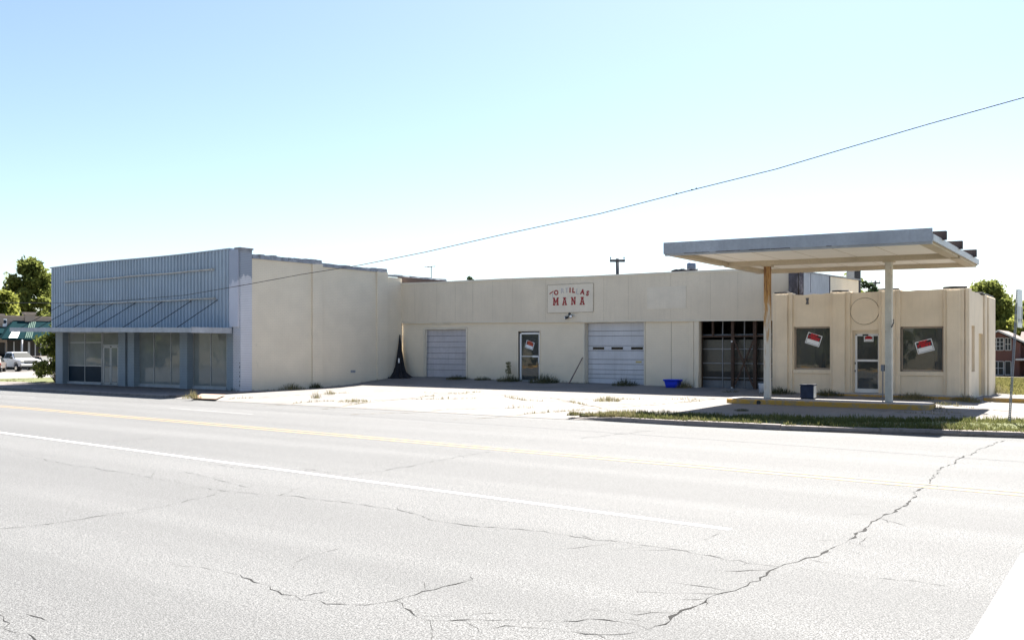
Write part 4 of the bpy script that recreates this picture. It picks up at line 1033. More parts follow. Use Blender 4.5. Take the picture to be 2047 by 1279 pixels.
# the scuffed blue box on the island
bx0 = gp(1597, 796.5, IZ)
ob = empty('blue_box', (bx0.x + .25, bx0.y + .2, IZ), 'scuffed navy blue steel box with a white side standing on the pump island', 'box', rz=R(4))
B().box(-.22, .22, -.2, .2, .02, .44).done('box_body', ['navy'], ob, .015, True)
B().box(.2205, .226, -.19, .19, .04, .43).done('box_side', 'box_white', ob, 0, True)
B().box(-.235, .235, -.215, .215, .441, .475).done('box_rim', 'navy', ob, .006, True)
B().box(-.2, .2, -.18, .18, 0, .0195).done('box_foot', 'tar', ob, 0, True)
B().box(-.02, .14, -.1, .1, .476, .488).done('box_lid', 'bracket', ob, 0, True)
# blue tub by the garage wall
tx, ty = FX(1345, 34.25), 34.25
tub = empty('plastic_tub', (tx, ty, lot_z(tx, ty)), 'bright blue plastic tub on the ground against the cream garage wall', 'tub')
def rrect(w, d, r, z, ox, oy): return [(ox + p[0], oy + p[1], z) for p in stadium(-w / 2, w / 2, -d / 2, d / 2, r, 0, 4)]
b = B(); rings = []
for w_, d_, z in ((.52, .36, .0), (.60, .42, .17), (.66, .46, .30), (.72, .52, .30), (.72, .52, .335), (.63, .43, .335), (.50, .34, .03)):
    rings.append([b.bm.verts.new(p) for p in rrect(w_, d_, .08, z, 0, 0)])
for q, w_ in zip(rings, rings[1:]):
    for k in range(len(q)): b.bm.faces.new((q[k], q[(k + 1) % len(q)], w_[(k + 1) % len(q)], w_[k]))
b.bm.faces.new(rings[0][::-1]); b.bm.faces.new(rings[-1])
b.done('tub_body', 'tub', tub, 0, True, True)
for s in (-1, 1): B().tube([(s * .36, -.1, .31), (s * .40, -.08, .27), (s * .40, .08, .27), (s * .36, .1, .31)], .014, 6).done('handle', 'tub', tub, 0, True)
# white bucket half behind the post
qx, qy = FX(1524.5, 33.2), 33.2
bk = empty('plastic_bucket', (qx, qy, lot_z(qx, qy)), 'pale plastic bucket standing behind the rusty canopy post', 'bucket')
b = B(); b.tube([(0, 0, 0), (0, 0, .38), (0, 0, .385)], [.13, .155, .155], 16, True); b.tube([(0, 0, .33), (0, 0, .36)], .166, 16); b.done('bucket_body', 'bucket', bk, 0, True)
B().tube([(0, 0, .386), (0, 0, .41)], .162, 16).done('bucket_lid', 'spandrel', bk, 0, True)
# stick leaning on the wall
a = gp(1137.5, 768.5, .42); Yst = YG - .03
a = Vector((FX(1137.5, 34.25), 34.25, lot_z(FX(1137.5, 34.25), 34.25) + .0)); c = Vector((FX(1164.5, Yst), Yst, FZ(1164.5, 714.5, Yst)))
o = B().tube([a, lerp(a, c, .5) + Vector((.01, 0, .01)), c], [.028, .025, .02], 6).done('wooden_stick', 'stick'); recentre(o, a)
tag(o, 'thin weathered stick leaning against the wall left of the white roll up door', 'stick')
# black cloth bundle draped in the corner
apx = Vector((FX(799.5, 34.55), 34.55, FZ(799.5, 669, 34.55)))
cx_, cy_ = FX(801, 34.2), 34.15; cz_ = lot_z(cx_, cy_)
b = B(); r_ = random.Random(2); rings = []
for i in range(9):
    s = i / 8; z = lerp(apx.z, cz_ + .01, s); rad = .03 + .24 * s + .04 * s ** 4 + (.26 * max(0, s - .86) / .14)
    ring = []
    for k in range(26):
        an = k / 26 * 2 * math.pi; f = 1 + (.40 * math.sin(an * 7 + 1.3) + .14 * math.sin(an * 3 + s * 2)) * (.3 + s * .7)
        x = lerp(apx.x, cx_, s) + math.cos(an) * rad * f; y = lerp(apx.y, cy_, s) + math.sin(an) * rad * f * .7
        ring.append(b.bm.verts.new((max(x, xs_(y) + .02), min(y, YG - .01), z + r_.uniform(-.015, .015) * s)))
    rings.append(ring)
for q, w_ in zip(rings, rings[1:]):
    for k in range(26): b.bm.faces.new((q[k], q[(k + 1) % 26], w_[(k + 1) % 26], w_[k]))
b.bm.faces.new(rings[0][::-1])
um = empty('black_tarp', (cx_, cy_, cz_), 'tall black cloth draped to a point in the corner between the two cream walls', 'tarp')
b.done('cloth', 'cloth', um)
b = B()
for k in range(9):
    an = r_.uniform(0, 6.28); d = r_.uniform(.4, .85); x = max(cx_ + math.cos(an) * d, xs_(YG) + .1); y = min(cy_ + math.sin(an) * d * .5 - .1, YG - .1); z = lot_z(x, y)
    b.hexa([(x - .16, y - .1, z), (x + .16, y - .08, z), (x + .14, y + .1, z), (x - .12, y + .1, z), (x - .1, y - .05, z + .07), (x + .08, y - .04, z + .05), (x + .06, y + .05, z + .06), (x - .06, y + .06, z + .05)])
b.done('loose_fold', 'cloth', um)
B().box(cx_ + .13, cx_ + .2, cy_ - .28, cy_ - .25, cz_ + .75, cz_ + .98).done('pale_tag', 'sign_white', um)
# perforated sign post
base = gp(2017.5, 848.5, .1); topx = at(2025.5, 579.5, 21.9)
zt = topx.z
sp = empty('sign_post', base, 'perforated steel post with a narrow pale sign standing in the verge grass', 'sign')
lean = Vector((.17, .10, zt - base.z))
b = B(); n_ = 76
for i in range(n_):
    a = base + lean * (i / n_); c = base + lean * ((i + .66) / n_); d = base + lean * ((i + 1) / n_)
    b.hexa([(a.x - .027, a.y - .02, a.z), (a.x - .012, a.y - .02, a.z), (a.x - .012, a.y + .02, a.z), (a.x - .027, a.y + .02, a.z), (d.x - .027, d.y - .02, d.z), (d.x - .012, d.y - .02, d.z), (d.x - .012, d.y + .02, d.z), (d.x - .027, d.y + .02, d.z)])
    b.hexa([(a.x + .012, a.y - .02, a.z), (a.x + .027, a.y - .02, a.z), (a.x + .027, a.y + .02, a.z), (a.x + .012, a.y + .02, a.z), (d.x + .012, d.y - .02, d.z), (d.x + .027, d.y - .02, d.z), (d.x + .027, d.y + .02, d.z), (d.x + .012, d.y + .02, d.z)])
    b.hexa([(a.x - .012, a.y - .016, a.z), (a.x + .012, a.y - .016, a.z), (a.x + .012, a.y + .016, a.z), (a.x - .012, a.y + .016, a.z), (c.x - .012, c.y - .016, c.z), (c.x + .012, c.y - .016, c.z), (c.x + .012, c.y + .016, c.z), (c.x - .012, c.y + .016, c.z)])
b.done('post', 'galv', sp)
tp = base + lean
def plate(u, v, off=0.0):       # plate plane: runs mostly along Y, seen nearly edge-on
    d = Vector((.10, .995, 0)).normalized(); nrm = Vector((d.y, -d.x, 0)); return tp + d * u + Vector((.05, 0, v)) + nrm * off
B().prism([plate(-.26, -.93), plate(.26, -.93), plate(.26, .0), plate(-.26, .0)], Vector((-.003, .001, 0))).done('sign_plate', 'sign_back', sp)
b = B()
for u in (-.12, .12):
    b.prism([plate(u - .03, -.72, .003), plate(u + .03, -.72, .003), plate(u + .03, -.42, .003), plate(u - .03, -.42, .003)], (.0005, 0, 0))
    b.prism([plate(u - .08, -.72, .003), plate(u, -.84, .003), plate(u + .08, -.72, .003)], (.0005, 0, 0))
b.done('sign_arrow', 'sign_black', sp)

# ------------------------------------------------------------------ overhead wire
wp = [(2110, 180), (2047, 195), (1850, 250), (1700, 294), (1552, 338), (1383, 380), (1200, 427), (1000, 470), (850, 504), (720, 530), (600, 549), (492, 569), (370, 590), (240, 601), (120, 606), (0, 605), (-160, 600)]
pts = []
for px, py in wp:
    k = (px - CX) / F     # plan line from near right to far left
    s = (11.5 - k * 20) / (38.9 + k * 25); t = 20 + 25 * s
    pts.append(at(px, py, t))
wire = B().tube(pts, .0125, 5).done('overhead_wire', 'wire'); tag(wire, 'single thin dark wire sagging from upper right across the front of both buildings', 'wire')
for px, py in ((1352, 387.3), (1383, 379.7), (1392, 377)):
    k = (px - CX) / F; s = (11.5 - k * 20) / (38.9 + k * 25); p = at(px, py, 20 + 25 * s)
    o = B().box(p.x - .016, p.x + .016, p.y - .015, p.y + .015, p.z - .018, p.z + .018).done('wire_clamp', 'wire', wire)
a_, c_ = at(1743, 566, 105), at(2120, 556, 92)
tag(B().tube([lerp(a_, c_, i / 10) + Vector((0, 0, -.35 * (1 - (i / 5 - 1) ** 2))) for i in range(11)], .014, 5).done('utility_wire', 'wire'), 'faint level wire from the distant pole across the sky at right', 'wire')
# ------------------------------------------------------------------ roof-top things and far poles
ax, ay = FX(862, 37.5), 37.5
an = empty('roof_antenna', (ax, ay, 5.5), 'thin bare television antenna on the roof of the corrugated store', 'antenna')
zt = FZ(862, 533, ay)
B().tube([(ax, ay, 5.55), (ax, ay, zt)], .022, 6).done('mast', 'pole', an)
B().tube([(ax - .42, ay, zt - .01), (ax + .3, ay, zt + .005)], .014, 5).tube([(ax - .1, ay - .2, zt - .005), (ax - .1, ay + .2, zt - .005)], .01, 5).tube([(ax + .15, ay - .15, zt), (ax + .15, ay + .15, zt)], .01, 5).tube([(ax - .3, ay - .25, zt - .01), (ax - .3, ay + .25, zt - .01)], .01, 5).done('boom', 'pole', an)
vx, vy = FX(1382, 37.0), 37.0
ve = empty('roof_vent', (vx, vy, 4.9), 'squat blue grey metal vent on the garage roof behind the torn flashing', 'vent')
zt = FZ(1382, 525, vy)
B().tube([(vx, vy, 4.88), (vx, vy, zt - .28), (vx, vy, zt - .26)], [.17, .17, .19], 14).done('vent_neck', 'vent', ve)
B().tube([(vx, vy, zt - .30), (vx, vy, zt - .05), (vx, vy, zt)], [.2, .2, .13], 14).done('vent_hood', 'vent', ve)
def utility_pole(px, pytop, t, cross_y, half_px, label, lean):
    b0 = at(px, 700, t); zb_ = terrain(b0.x, b0.y); top = at(px, pytop, t)
    o = empty('utility_pole', (b0.x + lean, b0.y, zb_), label, 'utility pole')
    B().tube([(b0.x + lean, b0.y, zb_ - .2), top], [.16, .12], 10).done('pole_shaft', 'pole', o)
    c = at(px, cross_y, t); d = Vector((ct, st, 0)) * (half_px / F * t)
    ca = B().prism([c - d + Vector((0, 0, -.09)), c + d + Vector((0, 0, -.09)), c + d + Vector((0, 0, .09)), c - d + Vector((0, 0, .09))], Vector((-st, ct, 0)) * -.14).done('crossarm', 'pole', o)
    for s in (-.9, .9):
        q = c + d * s; B().tube([q + Vector((0, 0, .08)), q + Vector((0, 0, .16)), q + Vector((0, 0, .28))], [.03, .03, .07], 8).done('insulator', 'vent', ca)
    return o
utility_pole(1234, 517, 66, 521.5, 15, 'dark wooden utility pole with crossarm above the middle of the garage roof', .15)
utility_pole(1750, 561, 105, 566, 9, 'distant utility pole among treetops above the station roof', 0)
# sign box on a post far behind the garage
q = at(1702, 549, 62); zb_ = terrain(q.x, q.y)
bl = empty('pole_cabinet', (q.x, q.y, zb_), 'pale square panel on a dark post behind the garage and tree', 'sign')
B().box(q.x + .25, q.x + .6, q.y - .1, q.y + .1, zb_, q.z + .28).done('post', 'pole', bl); B().box(q.x - .3, q.x + .22, q.y - .12, q.y + .12, q.z - .5, q.z + .28).done('panel', 'side_steel', bl)

# ------------------------------------------------------------------ vegetation
def leaf_cloud(b, blobs, n, size, r, up=.3):
    tot = sum(q[3] for q in blobs)
    for cx, cy, cz, rad, sq in [(q[0], q[1], q[2], q[3], q[4]) for q in blobs]:
        for _ in range(int(n * rad / tot)):
            d = Vector((r.gauss(0, 1), r.gauss(0, 1), r.gauss(0, 1))).normalized() * rad * (r.random() ** .42 if r.random() < .88 else r.uniform(.9, 1.5))
            p = Vector((cx + d.x, cy + d.y, cz + d.z * sq))
            a = Vector((r.gauss(0, 1), r.gauss(0, 1), r.gauss(0, 1))).normalized(); c = a.cross(Vector((r.gauss(0, 1), r.gauss(0, 1), r.gauss(0, 1)))).normalized()
            s = size * r.uniform(.6, 1.35); a = a * s; c = c * s * .55
            b.bm.faces.new([b.bm.verts.new(v) for v in (p - a, p - c * .9, p + a, p + c)])
def tree(name, base, top, width, label, mat, n=7000, leaf=.26, seed=1, crown_lo=.3, blobs_n=26, group=None, trunk=.28, cat='tree', squash=.85):
    r = random.Random(seed); base = Vector(base); H_ = top - base.z
    o = empty(name, base, label, cat, group)
    b = B(); lim = []
    b.tube([base - Vector((0, 0, .2)), base + Vector((.1, 0, H_ * .25)), base + Vector((.0, .1, H_ * .5)), base + Vector((.1, 0, H_ * .8))], [trunk, trunk * .8, trunk * .55, trunk * .15], 8)
    blobs = []
    for i in range(blobs_n * 2):
        u = r.random() ** .85; z = lerp(crown_lo, .97, u) * H_
        prof = math.sin(math.pi * min(1, max(.1, u * .8 + .17))) ** .55
        an = r.random() * 6.283; d = width / 2 * prof * r.random() ** .5 * .86
        rad = width * r.uniform(.09, .17)
        if z + rad * squash > H_: z = H_ - rad * squash
        p = base + Vector((math.cos(an) * d, math.sin(an) * d, z)); blobs.append((p.x, p.y, p.z, rad, squash))
        if i % 2: continue
        s0 = base + Vector((.05, .03, min(z * .75, H_ * .7)))
        b.tube([s0, lerp(s0, p, .5) + Vector((0, 0, -.1)), p], [trunk * .3, trunk * .2, .03], 5)
    b.done('trunk', 'bark', o)
    b = B(); leaf_cloud(b, blobs, n, leaf, r); 
    for q in blobs[::4]:       # wispy outer sprigs
        leaf_cloud(b, [(q[0] + r.uniform(-1, 1) * q[3], q[1] + r.uniform(-1, 1) * q[3], q[2] + r.uniform(.2, .9) * q[3], q[3] * .6, .8)], n // 160, leaf, r)
    b.done('crown', mat, o)
    return o
def tbase(px, t):
    d = ray(px); x, y = d[0] * t, d[1] * t; return (x, y, terrain(x, y))
def ztop_(py, t): return CAM_H - (py - HY) / F * t
tree('broad_tree', tbase(62, 122), ztop_(520, 122), 6.9, 'tall dark green tree rising behind the teal awning shop', 'leaf_mid', 17000, .27, 11, .22, 34)
tree('broad_tree', tbase(6, 108), ztop_(586, 108), 6.2, 'yellow green tree at the left edge above the tan shop wall', 'leaf_yel', 10000, .25, 12, .25, 20)
tree('broad_tree', tbase(112, 135), ztop_(545, 135), 5.6, 'grey green tree peeking out beside the corrugated front', 'leaf_mid', 8000, .27, 13, .3, 18)
tree('broad_tree', tbase(1974, 122), ztop_(563, 122), 9.4, 'big green tree standing behind the station right corner', 'leaf_mid', 17000, .27, 14, .25, 34)
tree('broad_tree', tbase(2050, 126), ztop_(608, 126), 9.5, 'lower green tree at the right edge behind the sign post', 'leaf_mid', 12000, .27, 15, .2, 26)
tree('broad_tree', tbase(2010, 118), ztop_(640, 118), 8.0, 'low yellow green tree just over the brick house roof', 'leaf_yel', 10000, .25, 16, .2, 22)
tree('slender_tree', tbase(937, 95), ztop_(548, 95), 1.5, 'small tree tip poking above the garage roof left of centre', 'leaf_blue', 900, .2, 17, .6, 12, None, .12)
tree('slender_tree', tbase(1700, 88), ztop_(543, 88), 5.4, 'sparse tree spreading behind the garage side wall and pale panel', 'leaf_mid', 2600, .22, 18, .45, 16, None, .2)
tree('slender_tree', tbase(1738, 98), ztop_(558, 98), 3.4, 'small dark tree above the station roof beside the distant pole', 'leaf_blue', 1700, .22, 19, .5, 14, None, .16)
# sapling at the store's left corner
def sapling():
    r = random.Random(21)
    bx_, by_ = -48.6, 25.8; o = empty('corner_bush', (bx_, by_, .05), 'leafy wild sapling growing against the left end of the corrugated store', 'bush')
    b = B(); tips = []
    for i in range(26):
        an = r.uniform(0, 6.28); hh = r.uniform(.4, 3.3); d = r.uniform(.25, 1.15) * (1.1 - hh / 5)
        p = Vector((bx_ + math.cos(an) * d, by_ + math.sin(an) * d, hh)); p.x = min(p.x, -47.85)
        m_ = lerp(Vector((bx_, by_, .05)), p, .5) + Vector((0, 0, .25))
        b.tube([(bx_, by_, .0), m_, p], [.03, .02, .006], 5); tips.append((p.x, p.y, p.z, r.uniform(.28, .5), .7))
    b.done('stems', 'bark', o)
    b = B(); leaf_cloud(b, tips, 3600, .10, r); b.done('foliage', 'leaf_mid', o)
sapling()
r = random.Random(77); b = B(); bl_ = []
for i in range(70):
    x = lerp(-190, 40, i / 69) + r.uniform(-2, 2); y = r.uniform(-44, -30) + 10 * (x < -60); z = r.uniform(1.2, 6.5); bl_.append((x, y, z + slopeX(max(x, -120)), r.uniform(2.0, 3.6), .9))
leaf_cloud(b, bl_, 24000, .85, r)
tag(b.done('unseen_wood', 'leaf_dark'), kind='stuff')  # wood behind the camera, out of view, added to darken window reflections
def blades(b, p, n, h, spread, r, lean=.5, w=.012):
    for _ in range(n):
        a = r.uniform(0, 6.283); d = spread * r.random() ** .6; x, y = p[0] + math.cos(a) * d, p[1] + math.sin(a) * d
        hh = h * r.uniform(.25, 1.1) * (1.15 - .8 * (d / max(spread, .01)) ** 1.5); la = r.uniform(0, 6.283); ll = hh * lean * r.uniform(.2, 1.1); ca, sa = math.cos(la + 1.57) * w, math.sin(la + 1.57) * w
        z = p[2] if len(p) == 3 else 0
        q = (x + math.cos(la) * ll * .35, y + math.sin(la) * ll * .35, z + hh * .6); e = (x + math.cos(la) * ll, y + math.sin(la) * ll, z + hh)
        v = [b.bm.verts.new(c) for c in ((x - ca, y - sa, z - .02), (x + ca, y + sa, z - .02), (q[0] + ca * .8, q[1] + sa * .8, q[2]), (q[0] - ca * .8, q[1] - sa * .8, q[2]), e)]
        b.bm.faces.new(v[:4]); b.bm.faces.new((v[3], v[2], v[4]))
# grass verge behind the kerb
def verge_back(x): return interp(x, [(-12.9, 21.4), (-11.8, 22.2), (-10, 22.9), (-8, 23.4), (-6, 24.0), (-4.2, 25.2), (-1, 27.2), (5, 31)])
b = B(); prev = None
for x in frange(-12.7, 4.5, 50):
    y0 = kerb_y(x) + .21; y1 = max(y0 + .05, verge_back(x) + .1 * math.sin(x * 3.1) - .15)
    cur = (b.bm.verts.new((x, y0, .118)), b.bm.verts.new((x, (y0 + y1) / 2, .16)), b.bm.verts.new((x, y1, lot_z(x, y1) + .012)))
    if prev:
        b.bm.faces.new((prev[0], cur[0], cur[1], prev[1])); b.bm.faces.new((prev[1], cur[1], cur[2], prev[2]))
    prev = cur
tag(b.done('verge_turf', 'turf'), kind='structure')
r = random.Random(31); b = B(); bdry = B()
for _ in range(6200):
    x = r.uniform(-12.9, 3.0); y0 = kerb_y(x) + .16; y1 = verge_back(x)
    y = lerp(y0, y1, r.random() ** 1.1)
    if noise.noise((x * .9, y * .9, 0)) < -.32 and r.random() < .8: continue
    hgt = .11 + .12 * max(0, noise.noise((x * .6, y * .8, 4)) + .2)
    b2_ = bdry if r.random() < (.75 if x < -10.8 else .06 + .35 * max(0, noise.noise((x * .7, y, 8)))) else b
    blades(b2_, (x, y, .12), 7, hgt, .09, r, .6, .009)
tag(b.done('verge_grass', 'grass_dark'), kind='stuff'); tag(bdry.done('dry_verge_grass', 'dry_grass'), kind='stuff')
# ragged dry weeds along the open joints (too many to count)
b = B(); r = random.Random(33)
for q in JOINTS:
    for p, c in zip(q, q[1:]):
        n_ = int((c - p).length / .12)
        for i in range(n_):
            s = i / n_; x, y = lerp(p.x, c.x, s), lerp(p.y, c.y, s)
            dn = noise.noise((x * .55, y * .7, 9))
            if dn < .12: continue
            blades(b, (x + r.uniform(-.08, .08), y + r.uniform(-.06, .06), lot_z(x, y)), 5, .07 + .1 * dn, .09, r, .8, .008)
for x0, y0 in [(FX(p, 34.6), 34.6) for p in range(905, 1390, 5) if not 1176 < p < 1288]:
    if noise.noise((x0 * .8, 2, 5)) > -.1: blades(b, (x0, y0 + r.uniform(-.25, .1), lot_z(x0, y0)), 5, .12, .14, r, .7, .008)
for i in range(60):
    y0 = lerp(YL + .4, YG, r.random()); blades(b, (xs_(y0) + r.uniform(.03, .2), y0, lot_z(XLR, y0) if y0 > 29 else .1), 4, .09, .1, r, .7, .008)
tag(b.done('joint_weeds', 'dry_grass'), kind='stuff')
b = B(); r = random.Random(35)
for _ in range(1500):
    x = r.uniform(-57.5, -48.8); y = r.uniform(YL, YL + 16); blades(b, (x, y, terrain(x, y)), 5, .09, .15, r, .6, .02)
tag(b.done('side_grass', 'grass'), kind='stuff')
b = B(); r = random.Random(36)
for _ in range(3800):
    t = r.uniform(36, 80); p = gp(100, 900); px = r.uniform(1975, 2075); d = ray(px); x, y = d[0] * t, d[1] * t
    if y < 38.5 or x < -4.6 and y < 41.2: continue
    blades(b, (x, y, terrain(x, y)), 6, .16 if t < 48 else .1, .25, r, .7, .02)
tag(b.done('lawn_grass', 'grass'), kind='stuff')
# weed clumps one can tell apart
WG = 'weed clumps growing out of the pavement'
def weed(px, py, zg, h, spread, n, mat, label, seed, Y=None):
    r = random.Random(seed)
    if Y: p = Vector((FX(px, Y), Y, lot_z(FX(px, Y), Y)))
    else: p = gp(px, py, zg)
    b = B(); blades(b, p, int(n * 1.7), h * .85, spread * 1.2, r, 1.0, .006)
    o = b.done('weed_clump', mat); recentre(o, p); tag(o, label, 'weed', WG); return o
def weed_wall(px, X, h, spread, n, mat, label, seed):
    r = random.Random(seed); y = GYs(px) if X < -20 else GY(px, X); X = xs_(y) + .2 if X < -20 else X; p = Vector((X, y, lot_z(X, y)))
    b = B(); blades(b, p, int(n * 1.7), h * .85, spread * 1.2, r, 1.0, .006); o = b.done('weed_clump', mat); recentre(o, p); tag(o, label, 'weed', WG)
weed_wall(576, XLR + .25, .38, .55, 240, 'dry_grass', 'olive weed clump at the foot of the cream side wall before its first pilaster', 1)
weed_wall(626, XLR + .25, .4, .28, 150, 'weed', 'dark green weed right at the foot of the first side wall pilaster', 2)
weed(478, 781, .1, .3, .45, 160, 'weed', 'green weeds at the foot of the white brick corner pier', 3)
weed(384, 795, .1, .35, .3, 110, 'dry_grass', 'pale dry tuft on the sidewalk kerb at the driveway ramp', 4)
weed(1215, 801.5, .1, .26, .42, 200, 'dry_grass', 'dry yellow tuft in the middle of the sunny forecourt', 5)
weed(1018, 0, 0, .42, .5, 260, 'weed', 'grey green weeds along the wall left of the garage entry door', 6, 34.35)
weed(1088, 0, 0, .55, .62, 330, 'weed', 'bushy weeds just right of the garage entry door', 7, 34.3)
weed(915, 0, 0, .3, .5, 220, 'weed', 'weeds at the right jamb of the aged roll up door', 8, 34.3)
weed(965, 0, 0, .3, .35, 120, 'weed', 'low weeds midway between the aged roll up door and the entry door', 81, 34.4)
weed(1250, 0, 0, .4, .5, 240, 'weed', 'dark weeds before the white roll up door with slot windows', 9, 34.4)
weed(1366, 0, 0, .48, .32, 130, 'dry_grass', 'wispy dry weeds right beside the bright blue tub', 10, 34.3)
weed(1555, 0, 0, .34, .55, 260, 'weed', 'dark weeds at the left corner of the station behind the rusty post', 11, 33.3)
weed(1655, 0, 0, .36, .5, 230, 'weed', 'dark weeds at the start of the yellow station step', 12, 33.1)
weed(1825, 0, 0, .32, .55, 380, 'dry_grass', 'dry pale weeds on the station step under the right window', 13, 33.0)
weed(1930, 0, 0, .33, .4, 260, 'dry_grass', 'dry weeds at the right end of the station step', 14, 33.3)
weed(1890, 814, .1, .22, .3, 200, 'weed', 'green tuft on the slab beyond the right end of the pump island', 15)
weed(1870, 818, .1, .18, .3, 110, 'weed', 'dark low tuft in canopy shade at the right end of the pump island', 16)
weed(1975, 0, 0, .7, .6, 260, 'dry_grass', 'tall dry grass clump at the station rear right corner', 17, 40.2)
weed(1460, 0, 0, .12, .3, 60, 'weed', 'tiny green weeds on the ground before the open timber bay', 18, 33.2)
weed(632, 795, .12, .38, .16, 40, 'dry_grass', 'spindly dry stalks standing on the forecourt near the side wall', 19)
weed(658, 787, .13, .25, .2, 50, 'dry_grass', 'small dry tuft right of the spindly stalks on the forecourt', 20)
weed(708, 802, .1, .14, .5, 130, 'dry_grass', 'flat scrubby weeds around a pale patch in the forecourt', 22)
weed(1330, 826, .1, .16, .4, 120, 'weed', 'shaded weeds behind the left end of the verge', 23)
weed(1483, 820, .1, .08, .2, 90, 'weed', 'small dark weed in the shaded pavement before the island', 24)
# tall mullein stalk by the entry door
mp = Vector((FX(1016, 34.45), 34.45, lot_z(FX(1016, 34.45), 34.45)))
r = random.Random(44); b = B()
b.tube([mp, mp + Vector((.02, 0, .5)), mp + Vector((-.02, 0, .78))], .012, 5)
for _ in range(90):
    z = r.uniform(.3, .85); a_ = r.uniform(0, 6.28); d = r.uniform(.02, .14); p = mp + Vector((math.cos(a_) * d, math.sin(a_) * d, z)); s = r.uniform(.02, .05)
    b.face([p, p + Vector((s, 0, s)), p + Vector((0, s * .5, s * 2)), p + Vector((-s, 0, s))])
o = b.done('tall_weed', 'dry_grass'); recentre(o, mp); tag(o, 'single upright feathery weed stalk against the garage wall left of the entry door', 'weed')

# raised slab with yellow edge at the right of the station
q0 = Vector((XSR + .35, 35.0))
ps = empty('yellow_edged_slab', (0, 35.6, .1), 'low concrete slab with yellow painted edge right of the station', 'slab')
B().box(q0.x, 3.5, 35.0, 37.2, -.1, .25).done('slab_body', 'lot', ps, .012)
B().box(q0.x + .02, 3.48, 34.994, 34.9985, .04, .235).done('slab_edge', 'yellow_kerb', ps)

# ------------------------------------------------------------------ brick house far right
th = 100; hp = at(1985, 752, th); hz = hp.z
hx0 = FX(1945, hp.y); hx1 = hx0 + 12.5; hy = hp.y
hs = empty('brick_house', ((hx0 + hx1) / 2, hy + 4, hz), 'split level red brick house with low gable roof and white window grids', 'house')
pk = (FX(1996, hy), FZ(1996, 661, hy)); ex0, ex1 = hx0, FX(2042, hy); ez = FZ(2042, 683, hy); 
sl_ = (pk[1] - ez) / (ex1 - pk[0]); ez0 = pk[1] - sl_ * (pk[0] - ex0)
B().prism([(ex0 + .3, hy, hz - .5), (ex1 - .2, hy, hz - .5), (ex1 - .2, hy, ez - .1), (pk[0], hy, pk[1] - .15), (ex0 + .3, hy, ez0 - .05)], (0, 9, 0)).done('wall', 'house_brick', hs)
B().box(ex1 - .2, hx1 + 6, hy + 2.5, hy + 9, hz - .5, ez - .35).done('wing_wall', 'house_brick', hs)
B().prism([(ex0 - .2, hy - .5, ez0 - .15), (pk[0], hy - .5, pk[1] - .1), (ex1 + .3, hy - .5, ez - .12), (ex1 + .3, hy - .5, ez + .06), (pk[0], hy - .5, pk[1] + .1), (ex0 - .2, hy - .5, ez0 + .05)], (0, .06, 0)).done('barge_board', 'trim_white', hs)
B().prism([(pk[0], hy - .44, pk[1] - .08), (ex1 + .3, hy - .44, ez - .1), (ex1 + .3, hy - .44, ez + .05), (pk[0], hy - .44, pk[1] + .09), (ex0 - .2, hy - .44, ez0 + .05), (ex0 - .2, hy - .44, ez0 - .1)], (0, 10, 0)).done('roof', 'shingle', hs)
B().prism([(ex1 - .5, hy + 2.0, ez - .3), (ex1 - .5, hy + 5.5, ez + 1.2), (ex1 - .5, hy + 9.4, ez - .3)], (12, 0, 0)).done('wing_roof', 'shingle', hs)
def hwin(a, c, ya_, yc_, nx, ny, label=None):
    xa, xb, za, zc = FX(a, hy), FX(c, hy), FZ((a + c) / 2, yc_, hy), FZ((a + c) / 2, ya_, hy)
    w = frame_grid(B(), hy - .08, frange(xa, xb, nx), frange(za, zc, ny), .06, .07).done('window', 'trim_white', hs)
    B().box(xa, xb, hy - .03, hy - .01, za, zc).done('pane', 'house_glass', w)
hwin(1985, 2006, 675.5, 700, 3, 3); hwin(2009, 2021, 675.5, 700, 2, 2); hwin(1985, 2006, 722, 749, 2, 2); hwin(2009, 2021, 722, 749, 1, 1)
B().box(FX(2033, hy), FX(2080, hy), hy - 1.5, hy + 2.4, FZ(2040, 720, hy), FZ(2040, 716.5, hy)).done('porch_roof', 'trim_white', hs)

# ------------------------------------------------------------------ teal awning shop far left (its front looks down the street)
SX = -101.0
def sy(px): return GY(px, SX)
def sz(px, py): return GZ(px, py, SX)
gz_ = terrain(SX, 50)
shop = empty('awning_shop', (SX - 4, 50, gz_), 'tan stucco shop with teal canvas awnings across the side street', 'shop')
y0, y1 = sy(-60), sy(190)
B().wall('y', SX, SX - .3, y0, y1, gz_ - .4, sz(60, 633), [(sy(-40), sy(12), gz_ + .8, gz_ + 3.0), (sy(14), sy(94), gz_ + .1, gz_ + 3.3), (sy(100), sy(170), gz_ + .8, gz_ + 3.0)]).done('front_wall', 'tan_wall', shop)
B().box(SX - 12, SX - .3, y0, y1, gz_ - .4, sz(60, 636)).done('shop_body', 'dark_in', shop)
for a, c, t_ in ((49, 69, 624), (-12, 6, 629), (130, 150, 624)):
    p = B().box(SX - .35, SX + .12, sy(a), sy(c), sz(60, 648), sz(60, t_ + 2)).done('shop_pier', 'tan_wall', shop)
    B().box(SX - .4, SX + .2, sy(a) - .1, sy(c) + .1, sz(60, t_ + 5), sz(60, t_)).done('pier_cap', 'tan_cap', p)
B().box(SX - .32, SX + .06, y0, y1, sz(60, 635), sz(60, 631.5)).done('wall_cap', 'tan_cap', shop)
